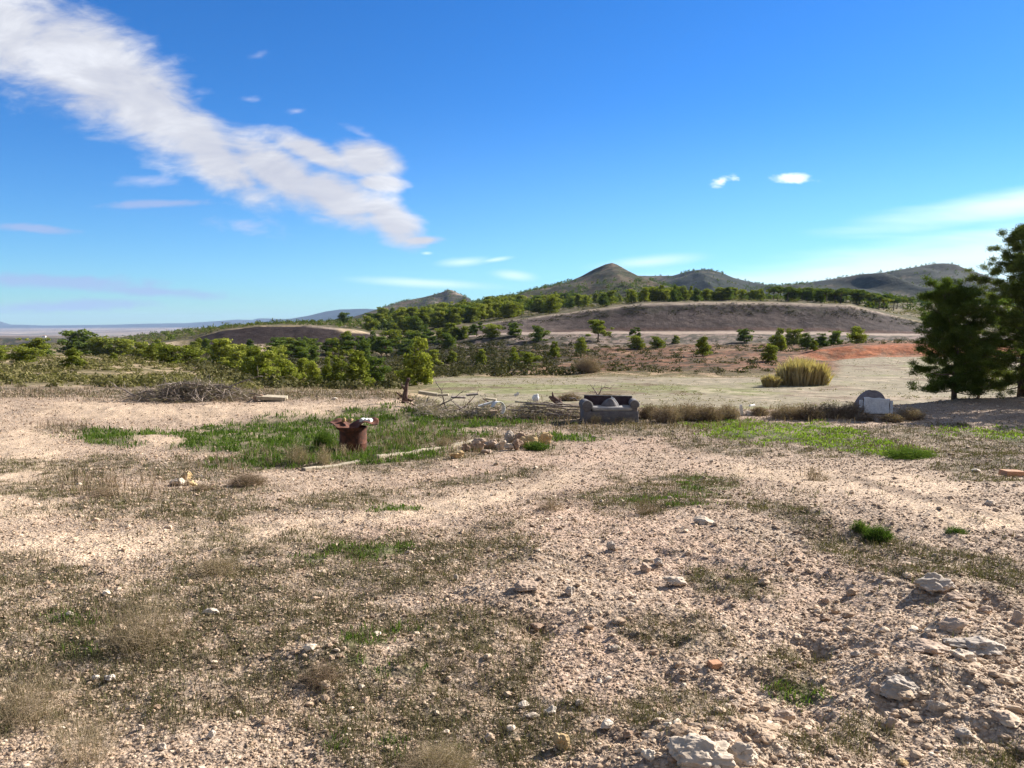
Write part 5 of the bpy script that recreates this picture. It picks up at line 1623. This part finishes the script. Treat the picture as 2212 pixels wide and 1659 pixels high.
# ------------------------------------------------------------------ concrete kerb
def strip(p0, p1, w, h, label, z_up=.05):
    a = hit(*p0); b = hit(*p1)
    A = Vector((a[0], a[1])); B = Vector((b[0], b[1])); d = (B - A); L = d.length; n = int(L / .12)
    d.normalize(); nn = Vector((-d.y, d.x))
    mb = MB(); vs = []; fs = []
    r = random.Random(4)
    for k in range(n + 1):
        c = A + d * (L * k / n)
        g = float(H(c.x, c.y)[0])
        for q, (s, zz) in enumerate(((-.5, -.15), (-.5, h), (.5, h), (.5, -.15))):
            j = r.uniform(-.007, .007)
            p = c + nn * (s * w + j)
            vs.append((p.x, p.y, g + zz + (r.uniform(-.006, .006) if zz > 0 else 0)))
    for k in range(n):
        for q in range(4):
            fs.append((k * 4 + q, k * 4 + (q + 1) % 4, k * 4 + 4 + (q + 1) % 4, k * 4 + 4 + q))
    fs.append((0, 1, 2, 3)); fs.append((n * 4 + 3, n * 4 + 2, n * 4 + 1, n * 4))
    mb.add(vs, fs)
    tag(mb.build('kerb', M_CONC, bevel=.006), label, 'kerb', 'concrete kerb strips')


strip((812, 989), (1028, 956), .16, .05, 'pale concrete kerb running from the barrel to the stone row')
strip((655, 1016), (776, 999), .13, .035, 'half buried concrete kerb left of and below the barrel')

# ------------------------------------------------------------------ sofa
sx, sy, sz = hit(1320, 914)
root = bpy.data.objects.new('sofa', None); COL.objects.link(root)
root.location = (sx, sy + .42, sz - .02); root.rotation_euler = (0, 0, math.radians(3)); root.scale = (1.0, 1, 1)
tag(root, 'abandoned grey fabric sofa with rolled arms at the end of the yard', 'sofa')
mb = MB(); mb.box((.02, -.02, .17), (1.50, .74, .34)); mb.build('base', M_FABRIC, root, True, bevel=.03)
mb = MB()


def seatf(u, v):
    x = (u - .5) * 1.30 + .08
    ang = -math.pi / 2 + v * math.pi
    r = .062 * (1 - .15 * math.sin(u * 7))
    return (x, -.36 - math.cos(ang) * r * .7 + .04, .40 + math.sin(ang) * r)


mb.box((.08, -.02, .40), (1.26, .70, .12)); mb.build('seat_cushion', M_FABRIC2, root, True, bevel=.05)
mb = MB(); mb.box((0.02, .33, .46), (1.42, .14, .52), Euler((-.10, .025, 0))); mb.build('backrest', M_FABRIC_D, root, True, bevel=.04)
mb = MB(); mb.box((0.02, .345, .725), (1.42, .15, .025), Euler((-.10, .025, 0))); mb.build('backrest_piping', M_FABRIC2, root, True, bevel=.01)


def arm(x0, zt, r, lab, ang=0.0, sag=0):
    mb = MB()
    ys = np.linspace(-.42, .36, 8)
    mb.tube([(0, yy, sag * (yy - .4)) for yy in ys], [r * .9] + [r] * 6 + [r * .9], 20)
    o = mb.build('armrest', M_FABRIC, root, True, bevel=.012, loc=(x0, 0, zt), rot=(0, 0, ang))
    m = MB(); m.box((0, 0, -zt / 2 + .0), (r * 1.35, .72, zt - .02))
    m.build('arm_side', M_FABRIC, o, True, bevel=.02, loc=(0, -.02, 0))
    m = MB(); m.tube([(math.cos(a) * r * .98, -.425, math.sin(a) * r * .98) for a in np.linspace(-.5, math.pi * .9, 18)], .012, 6)
    m.build('arm_piping', M_FABRIC2, o, True)
    return o


arm(-.70, .50, .155, 'l')
arm(.70, .53, .13, 'r', -.12)
def heapf(u, v):
    a = u * 2 * math.pi; r = (1 - v)
    return (math.cos(a) * .26 * (r ** .6) * (1 + .12 * math.sin(3 * a)), math.sin(a) * .20 * r ** .6, .25 * v ** .8 * (1 + .10 * math.sin(5 * a) * r) - .01)
mb = MB(); mb.grid(heapf, 26, 12, True)
o = mb.build('crumpled_blanket', M_FABRIC, None, True, loc=(sx + .02, sy + .40, sz + .43)); tag(o, 'crumpled grey blanket heaped on the seat of the sofa', 'blanket')
mb = MB(); mb.tube([(-.02, -.02, .27), (.06, -.06, .22), (.14, -.10, .12), (.2, -.12, .0)], [.022, .02, .016, .012], 6)
o = mb.build('white_strap', M_WHITE, None, True, loc=(sx + .06, sy + .36, sz + .43)); tag(o, 'pale strap hanging over the blanket on the sofa', 'strap')

# ------------------------------------------------------------------ poles, debris
def pole(p0, p1, r0, r1, label, mat=M_DEAD, lift=(.1, .1), group='poles in the heap left of the sofa', dist=None, name='pole', cat='pole', kink=.03, seed=0):
    rr = random.Random(seed)
    def pt(p, lf):
        if dist:
            u, v = px_dir(*p); return Vector((u * dist, dist, CAMZ + v * dist))
        h = hit(*p); return Vector((h[0], h[1], h[2] + lf))
    A = pt(p0, lift[0]); B = pt(p1, lift[1])
    n = 7
    pts = [A.lerp(B, k / (n - 1)) + Vector((0, 0, rr.uniform(-kink, kink) if 0 < k < n - 1 else 0)) for k in range(n)]
    mb = MB(); mb.tube([p - A for p in pts], [r0 + (r1 - r0) * k / (n - 1) for k in range(n)], 7)
    return tag(mb.build(name, mat, None, True, loc=A), label, cat, group)


PD = 22.6
for q, (a, b, r0, r1, lab) in enumerate([
    ((1135, 873), (1262, 879), .030, .022, 'thick grey pole on top of the pole heap'), ((1150, 877), (1264, 886), .026, .02, 'grey pole just below the top one in the heap'),
    ((1140, 883), (1258, 893), .028, .018, 'long grey pole through the middle of the heap'), ((1095, 884), (1256, 897), .026, .02, 'longest pole of the heap, reaching to the white hoop'),
    ((1180, 892), (1262, 899), .024, .018, 'pole low at the right end of the heap'), ((1175, 896), (1250, 903), .030, .026, 'lowest pole of the heap with a sawn pale end'),
    ((1125, 879), (1230, 887), .024, .018, 'pole between the top and middle ones of the heap'), ((1200, 868), (1264, 882), .022, .018, 'pole slanting down to the sofa arm'),
    ((1230, 859), (1262, 867), .026, .022, 'short reddish pole sticking up behind the sofa arm'), ((1112, 868), (1215, 872), .022, .018, 'thin pole at the back of the heap')]):
    pole(a, b, r0, r1, lab, dist=PD + (q % 4) * .12, seed=q)
pole((1155, 898), (1190, 872), .012, .01, 'thin dead stick leaning across the pole heap', dist=22.3, seed=40)
# dark root behind the poles
def snag(points, radii, label, name, cat, mat, dist, kids=()):
    P0 = None; mb = MB()
    for pts, rad in zip(points, radii):
        w = []
        for p in pts:
            u, v = px_dir(*p[:2]); d = dist + (p[2] if len(p) > 2 else 0); w.append(Vector((u * d, d, CAMZ + v * d)))
        if P0 is None: P0 = w[0].copy()
        mb.tube([q - P0 for q in w], rad, 8)
    return tag(mb.build(name, mat, None, True, loc=P0), label, cat)


snag([[(1215, 874), (1205, 868), (1196, 862), (1186, 857)], [(1196, 862), (1194, 853), (1193, 846)], [(1205, 868), (1212, 862)]],
     [[.05, .10, .09, .03], [.06, .03, .01], [.05, .03]], 'dark gnarled root sticking up behind the pole heap', 'root', 'root', M_DEAD_DARK, 23.2)
snag([[(875, 868), (875, 855), (877, 840), (879, 828), (881, 816)], [(877, 845), (870, 836), (866, 828)], [(875, 862), (862, 852), (855, 846)], [(876, 862), (888, 866), (896, 862)], [(875, 864), (868, 872), (862, 874)], [(880, 825), (885, 817)]],
     [[.12, .085, .065, .055, .03], [.05, .03, .012], [.05, .03, .012], [.06, .04, .015], [.06, .045, .02], [.045, .02]], 'dark upright broken stump with torn roots behind the green grass', 'stump', 'tree stump', M_DEAD_DARK, 25.0)
# bare little tree behind the sofa
snag([[(1292, 866), (1291, 856), (1288, 848), (1282, 840), (1276, 832)], [(1291, 856), (1296, 848), (1299, 840), (1306, 836), (1318, 839), (1328, 829)], [(1288, 848), (1278, 846), (1270, 848)], [(1299, 840), (1300, 828)], [(1282, 840), (1285, 828)],
      [(1306, 836), (1309, 827)], [(1276, 846), (1268, 838)], [(1278, 834), (1271, 826)], [(1318, 839), (1322, 846)]],
     [[.035, .030, .024, .015, .006], [.03, .024, .02, .016, .012, .004], [.014, .01, .004], [.01, .003], [.01, .003], [.008, .003], [.008, .003], [.006, .002], [.006, .002]],
     'small leafless tree with forked branches behind the sofa', 'bare_tree', 'bare tree', M_DEAD, 26.5)

# white hoop, white ball, small white piece, pale boards
def at_px(px, py, d):
    u, v = px_dir(px, py); return Vector((u * d, d, CAMZ + v * d))


mb = MB()
mb.grid(lambda u, v: (math.cos(u * math.pi * 1.25 - .9) * .20, -.09 + v * .20 + .02 * math.sin(u * 5), math.sin(u * math.pi * 1.25 - .9) * .20), 30, 4)
tag(mb.build('hoop', M_WHITE, None, True, loc=at_px(1076, 882, 22.8), thick=.02, rot=(0, .1, .5)), 'broken white curved hoop in the debris left of the poles', 'hoop')
mb = MB(); mb.lathe([(0, -.10), (.07, -.085), (.105, -.03), (.105, .03), (.08, .08), (.04, .10), (.025, .14), (0, .14)], 20)
tag(mb.build('jug', M_WHITE, None, True, loc=at_px(1157, 860, 23.0), rot=(.2, .5, 0)), 'round white plastic jug lying on top of the pole heap', 'jug')
small_block('tilted_sheet', 'small tilted white sheet sticking up from the debris left of the poles', 'sheet', M_WHITE, at_px(1116, 852, 24), (.17, .03, .085), (.4, -.55, .3), .008)
for q, (px, py, L, w, a, lab, mt) in enumerate([
    (1052, 872, .55, .05, -.28, 'white bent sheet strip running into the white hoop', M_WHITE), (1030, 882, .30, .04, .05, 'short pale board left of the white hoop', M_CONC),
    (1028, 889, .20, .06, .05, 'short pale board under the other one left of the white hoop', M_CONC), (1066, 889, .22, .07, -.1, 'pinkish broken board below the white hoop', M_ROCK['pink']),
    (1060, 862, .34, .05, .1, 'pale plank piece behind the white hoop', M_CONC), (925, 850, .62, .10, .12, 'long whitish board lying right of the dark stump', M_CONC),
    (955, 853, .40, .06, -.06, 'thin whitish board second to the right of the dark stump', M_CONC), (990, 858, .45, .05, .05, 'grey board in the middle of the debris line', M_DEAD),
    (1020, 852, .35, .05, -.1, 'grey broken board above the short pale ones', M_DEAD)]):
    p = at_px(px, py, 24.2 if px < 1000 else 23)
    g = float(H(p.x, p.y)[0]); p.z = max(p.z, g + .04)
    mb = MB(); mb.box((0, 0, 0), (L, .12, w))
    tag(mb.build('board', mt, None, bevel=.006, loc=p, rot=(.15, a, .2 * math.sin(q))), lab, 'board', 'boards in the debris line')


def dead_branch(p0, L, az, el, r, seed, label, group, mat=M_DEAD, curve=.25, subs=5):
    rr = random.Random(seed)
    mb = MB(); d = Vector((math.cos(az) * math.cos(el), math.sin(az) * math.cos(el), math.sin(el)))
    pts = [Vector((0, 0, 0))]; n = 8
    for k in range(n):
        d = (d + Vector((rr.uniform(-1, 1), rr.uniform(-1, 1), rr.uniform(-.8, .5))) * curve).normalized()
        pts.append(pts[-1] + d * L / n)
        if pts[-1].z < -.25: pts[-1].z = -.25
    mb.tube(pts, [r * (1 - k / (n + 1)) + .004 for k in range(n + 1)], 5)
    for _ in range(subs):
        k = rr.randint(2, n - 1); e = (d + Vector((rr.uniform(-1, 1), rr.uniform(-1, 1), rr.uniform(-.4, 1)))).normalized()
        q = [pts[k], pts[k] + e * L * .14, pts[k] + e * L * .25 + Vector((rr.uniform(-.06, .06), 0, rr.uniform(-.05, .07)))]
        mb.tube(q, [r * .45, r * .3, .003], 4)
    return tag(mb.build('dead_branch', mat, None, True, loc=p0), label, 'dead branch', group)


# brushwood pile at the left: loose heap of twigs (stuff) with thick branches on it
bp = hit(400, 868)
rng = np.random.RandomState(8)
n = 3600
bx_ = rng.normal(0, 1.0, n).clip(-2.6, 2.6); by_ = rng.normal(0, .5, n)
env = .54 * np.exp(-(bx_ / 1.7) ** 2) * np.exp(-(by_ / .8) ** 2) + .08
bz_ = rng.uniform(0, 1, n) * env
cx = bp[0] + bx_; cy = bp[1] + .7 + by_; cz = H(cx, cy) + bz_
dd = rng.normal(0, 1, (n, 3)) * np.array([1, .8, .45]); dd /= np.linalg.norm(dd, axis=1)[:, None]
LL = rng.uniform(.12, .42, n)[:, None]
P = np.stack([cx, cy, cz], 1)
t2 = rng.normal(size=(n, 3)); t2 -= dd * np.sum(t2 * dd, 1)[:, None]; t2 /= np.linalg.norm(t2, axis=1)[:, None]
Wd = rng.uniform(.006, .016, n)[:, None]
V = np.stack([P - dd * LL - t2 * Wd, P - dd * LL + t2 * Wd, P + dd * LL], 1).reshape(-1, 3)
me = mesh_from_arrays('brushwood', V, np.arange(len(V)).reshape(-1, 3), 3, M_TWIG, False, {'rnd': np.repeat(rng.uniform(0, 1, n), 3)})
tag(link('brushwood', me), 'heap of grey brown dead twigs at the left far edge of the yard', 'brushwood', kind='stuff')
rr = random.Random(3)
BL = ['lying on the brushwood heap at its far left end', 'low on the left side of the brushwood heap', 'on the left flank of the brushwood heap', 'just left of the middle of the brushwood heap', 'on the very top of the brushwood heap',
      'at the front of the brushwood heap', 'just right of the middle of the brushwood heap', 'rising from the right flank of the brushwood heap', 'low at the front right of the brushwood heap', 'trailing out of the right end of the brushwood heap',
      'crossing the middle of the brushwood heap', 'at the back of the brushwood heap']
BX = [-1.9, -1.5, -1.1, -.6, 0, -.2, .5, 1.0, 1.3, 1.8, .2, .7]
for q in range(12):
    x = bp[0] + BX[q]; y = bp[1] + .35 + .5 * rr.random()
    z = float(H(x, y)[0]) + .10 + .42 * math.exp(-(BX[q] / 1.3) ** 2) * (.4 if q in (5, 8) else 1)
    dead_branch((x, y, z), rr.uniform(.9, 1.5), rr.uniform(-.5, .5) + (0 if q % 2 else math.pi), rr.uniform(-.05, .35), .028, q + 5, 'pale grey dead branch ' + BL[q], 'branches on the brushwood heap')
# debris line: twigs and branches between stump and poles
n = 6500
pxs = rng.uniform(895, 1265, n); dd0 = rng.uniform(22.6, 25.2, n)
ux = (pxs - W0 / 2) / F / 1.003
cx = ux * dd0; cy = dd0; cz = H(cx, cy) + rng.uniform(0, 1, n) ** 1.4 * (.30 * sstep(np.sin(pxs * .05) + rng.normal(0, .5, n), -1.2, 1.0) + .06)
dd = rng.normal(0, 1, (n, 3)) * np.array([1, .7, .5]); dd /= np.linalg.norm(dd, axis=1)[:, None]
LL = rng.uniform(.06, .26, n)[:, None]; P = np.stack([cx, cy, cz], 1)
t2 = rng.normal(size=(n, 3)); t2 -= dd * np.sum(t2 * dd, 1)[:, None]; t2 /= np.linalg.norm(t2, axis=1)[:, None]
Wd = rng.uniform(.005, .018, n)[:, None]
V = np.stack([P - dd * LL - t2 * Wd, P - dd * LL + t2 * Wd, P + dd * LL], 1).reshape(-1, 3)
me = mesh_from_arrays('woody_debris', V, np.arange(len(V)).reshape(-1, 3), 3, M_TWIG, False, {'rnd': np.repeat(rng.uniform(0, 1, n), 3)})
tag(link('woody_debris', me), 'line of broken twigs and woody litter between the stump and the poles', 'debris', kind='stuff')
BL2 = ['first to the right of the dark stump', 'second to the right of the dark stump', 'rising steeply in the debris line a little left of its middle', 'in the middle of the debris line', 'right of the middle of the debris line',
       'just left of the tilted white panel', 'directly behind the white hoop', 'behind the round white jug', 'at the front of the debris line under the middle boards']
for q, px in enumerate([905, 935, 965, 985, 1005, 1050, 1080, 1170, 1010]):
    d = 23.6 + .3 * (q % 3) - (.9 if q == 8 else 0); u = (px - W0 / 2) / F; x, y = u * d, d
    dead_branch((x, y, float(H(x, y)[0]) + .12), rr.uniform(.7, 1.2), rr.uniform(-.7, .7) + (0 if q % 2 else math.pi), .9 if q == 2 else rr.uniform(.05, .55), .026, q + 50, 'dead branch ' + BL2[q], 'branches in the debris line',
                M_DEAD_DARK if q % 3 == 0 else M_DEAD)

# flat slab right of the brushwood
p = hit(582, 868)
mb = MB(); mb.box((0, 0, 0), (.95, .6, .12)); tag(mb.build('slab', M_CONC, None, bevel=.012, loc=(p[0], p[1] + .3, p[2] + .10), rot=(.03, .06, .15)), 'grey flat concrete slab at the right end of the brushwood heap', 'slab')
rock(556, 868, 24, .8, 'brown', 'brown stone propping the left end of the grey concrete slab', 871, 3, 'single stones on the yard')

# white rubble right of the hedge
for q, (px, py, L, w, hh, a, lab) in enumerate([(1602, 876, .10, .05, .34, -.35, 'upright tilted white board in the white rubble'), (1625, 881, .42, .3, .14, .1, 'large pale lump of plaster in the white rubble'),
                                                (1648, 880, .26, .2, .12, -.3, 'pale broken plaster piece at the right of the white rubble'), (1625, 868, .44, .05, .05, .03, 'thin pale lath lying across the back of the white rubble'),
                                                (1672, 880, .2, .2, .10, .4, 'small pale lump between the white rubble and the dry shrubs')]):
    d = 23.6; P_ = at_px(px, py, d); P_.z = float(H(P_.x, P_.y)[0]) + (hh * .45 if q != 3 else .32)
    mb = MB(); mb.box((0, 0, 0), (L, w, hh), None, .8)
    tag(mb.build('rubble_piece', M_WHITE if q in (0, 3) else M_ROCK['pale'], None, bevel=.02 if q not in (0, 3) else .005, loc=P_, rot=(.1, a * .6, .3 * q)), lab, 'rubble piece', 'white rubble right of the dry hedge')

# ------------------------------------------------------------------ white walled dome
wx, wy, wz = hit(1898, 898)
root = bpy.data.objects.new('domed_oven', None); COL.objects.link(root); root.location = (wx, wy + .35, wz - .03); root.rotation_euler = (0, 0, math.radians(-6))
tag(root, 'small whitewashed front wall with a grey rounded dome behind, beside the big pines', 'domed oven')
s = wy / F
mb = MB()
mb.grid(lambda u, v: ((u - .5) * .74 + .006 * math.sin(v * 9), -.24 + .006 * math.sin(u * 11 + v * 7), .06 + v * (.51 - .045 * u + .012 * math.sin(u * 13))), 24, 14)
mb.build('front_wall', M_PLASTER, root, True, thick=.06)
for sgn, dx in ((-1, -.425), (1, .455)):
    mb = MB(); mb.box((dx, -.16, .26 + (.02 if sgn < 0 else 0)), (.10, .06, .40)); mb.build('side_panel', M_PLASTER, root, bevel=.008)
    mb = MB(); mb.box((sgn * .375 + .01, -.19, .30), (.035, .08, .44)); mb.build('dark_strap', M_DEAD_DARK, root, bevel=.004)  # solid dark strap at each side of the front wall
mb = MB()
mb.grid(lambda u, v: (math.cos(u * 2 * math.pi) * .50 * math.cos(v * math.pi / 2) ** .75, .26 + math.sin(u * 2 * math.pi) * .42 * math.cos(v * math.pi / 2) ** .75, .08 + .63 * math.sin(v * math.pi / 2) * (1 + .05 * math.sin(u * 19 + 2) + .03 * math.sin(u * 41 + v * 9))), 36, 14, True)
mb.build('dome', M_DOME, root, True)

# ------------------------------------------------------------------ white farmhouses on the plain
M_ROOF = mat_noise('roof_tiles', (.35, .20, .14), (.48, .30, .22), 2, .9, .2, .05)
HS = ['leftmost of the tiny white farmhouses on the plain', 'second from the left of the tiny white farmhouses', 'third tiny white farmhouse, above the left crest pines', 'fourth tiny farmhouse, left of the dark embankment',
      'fifth tiny white farmhouse on the pale plain', 'largest tiny white farmhouse, above the dark embankment end', 'seventh tiny white farmhouse on the pale plain', 'rightmost of the tiny white farmhouses on the plain', 'tiny farmhouse low on the plain behind the left pines']
for q, (px, py) in enumerate([(284, 729), (300, 727), (312, 731), (415, 723), (432, 722), (455, 720), (478, 719), (500, 718), (96, 742)]):
    x, y, z = hit(px, py, y_min=1800)
    wd = (10 if q == 5 else 7) / F * y; hh = 3.2 / F * y
    r_ = bpy.data.objects.new('farmhouse', None); COL.objects.link(r_); r_.location = (x, y, z); tag(r_, HS[q], 'farmhouse', 'white farmhouses on the plain')
    mb = MB(); mb.box((0, 0, hh * .4), (wd, wd * .6, hh * 1.0)); mb.build('wall', M_WHITE, r_)
    mb = MB(); a, b, h0 = wd * .53, wd * .33, hh * .905
    mb.add([(-a, -b, h0), (a, -b, h0), (a, b, h0), (-a, b, h0), (-a, 0, h0 + hh * .3), (a, 0, h0 + hh * .3)], [(0, 1, 5, 4), (2, 3, 4, 5), (0, 4, 3), (1, 2, 5), (3, 2, 1, 0)]); mb.build('roof', M_ROOF, r_)

# ------------------------------------------------------------------ air
def build_haze():
    m, t, out = new_mat('air')
    v = t.node('ShaderNodeVolumePrincipled')
    v.inputs['Color'].default_value = (.45, .66, 1.0, 1)
    v.inputs['Density'].default_value = 0.000048
    v.inputs['Anisotropy'].default_value = 0.0
    t.l.new(v.outputs[0], out.inputs['Volume'])
    zmin = float(Z.min()) - 1; zmax = float(Z.max()) + 12
    mb = MB(); mb.box((0, 6900, (zmin + zmax) / 2), (52000, 14600, zmax - zmin))
    o = mb.build('haze', m); tag(o, 'thin bluish air between the camera and the far mountains', 'haze', kind='stuff')


build_haze()
print('terrain', NR, NC, 'z range', Z.min(), Z.max())
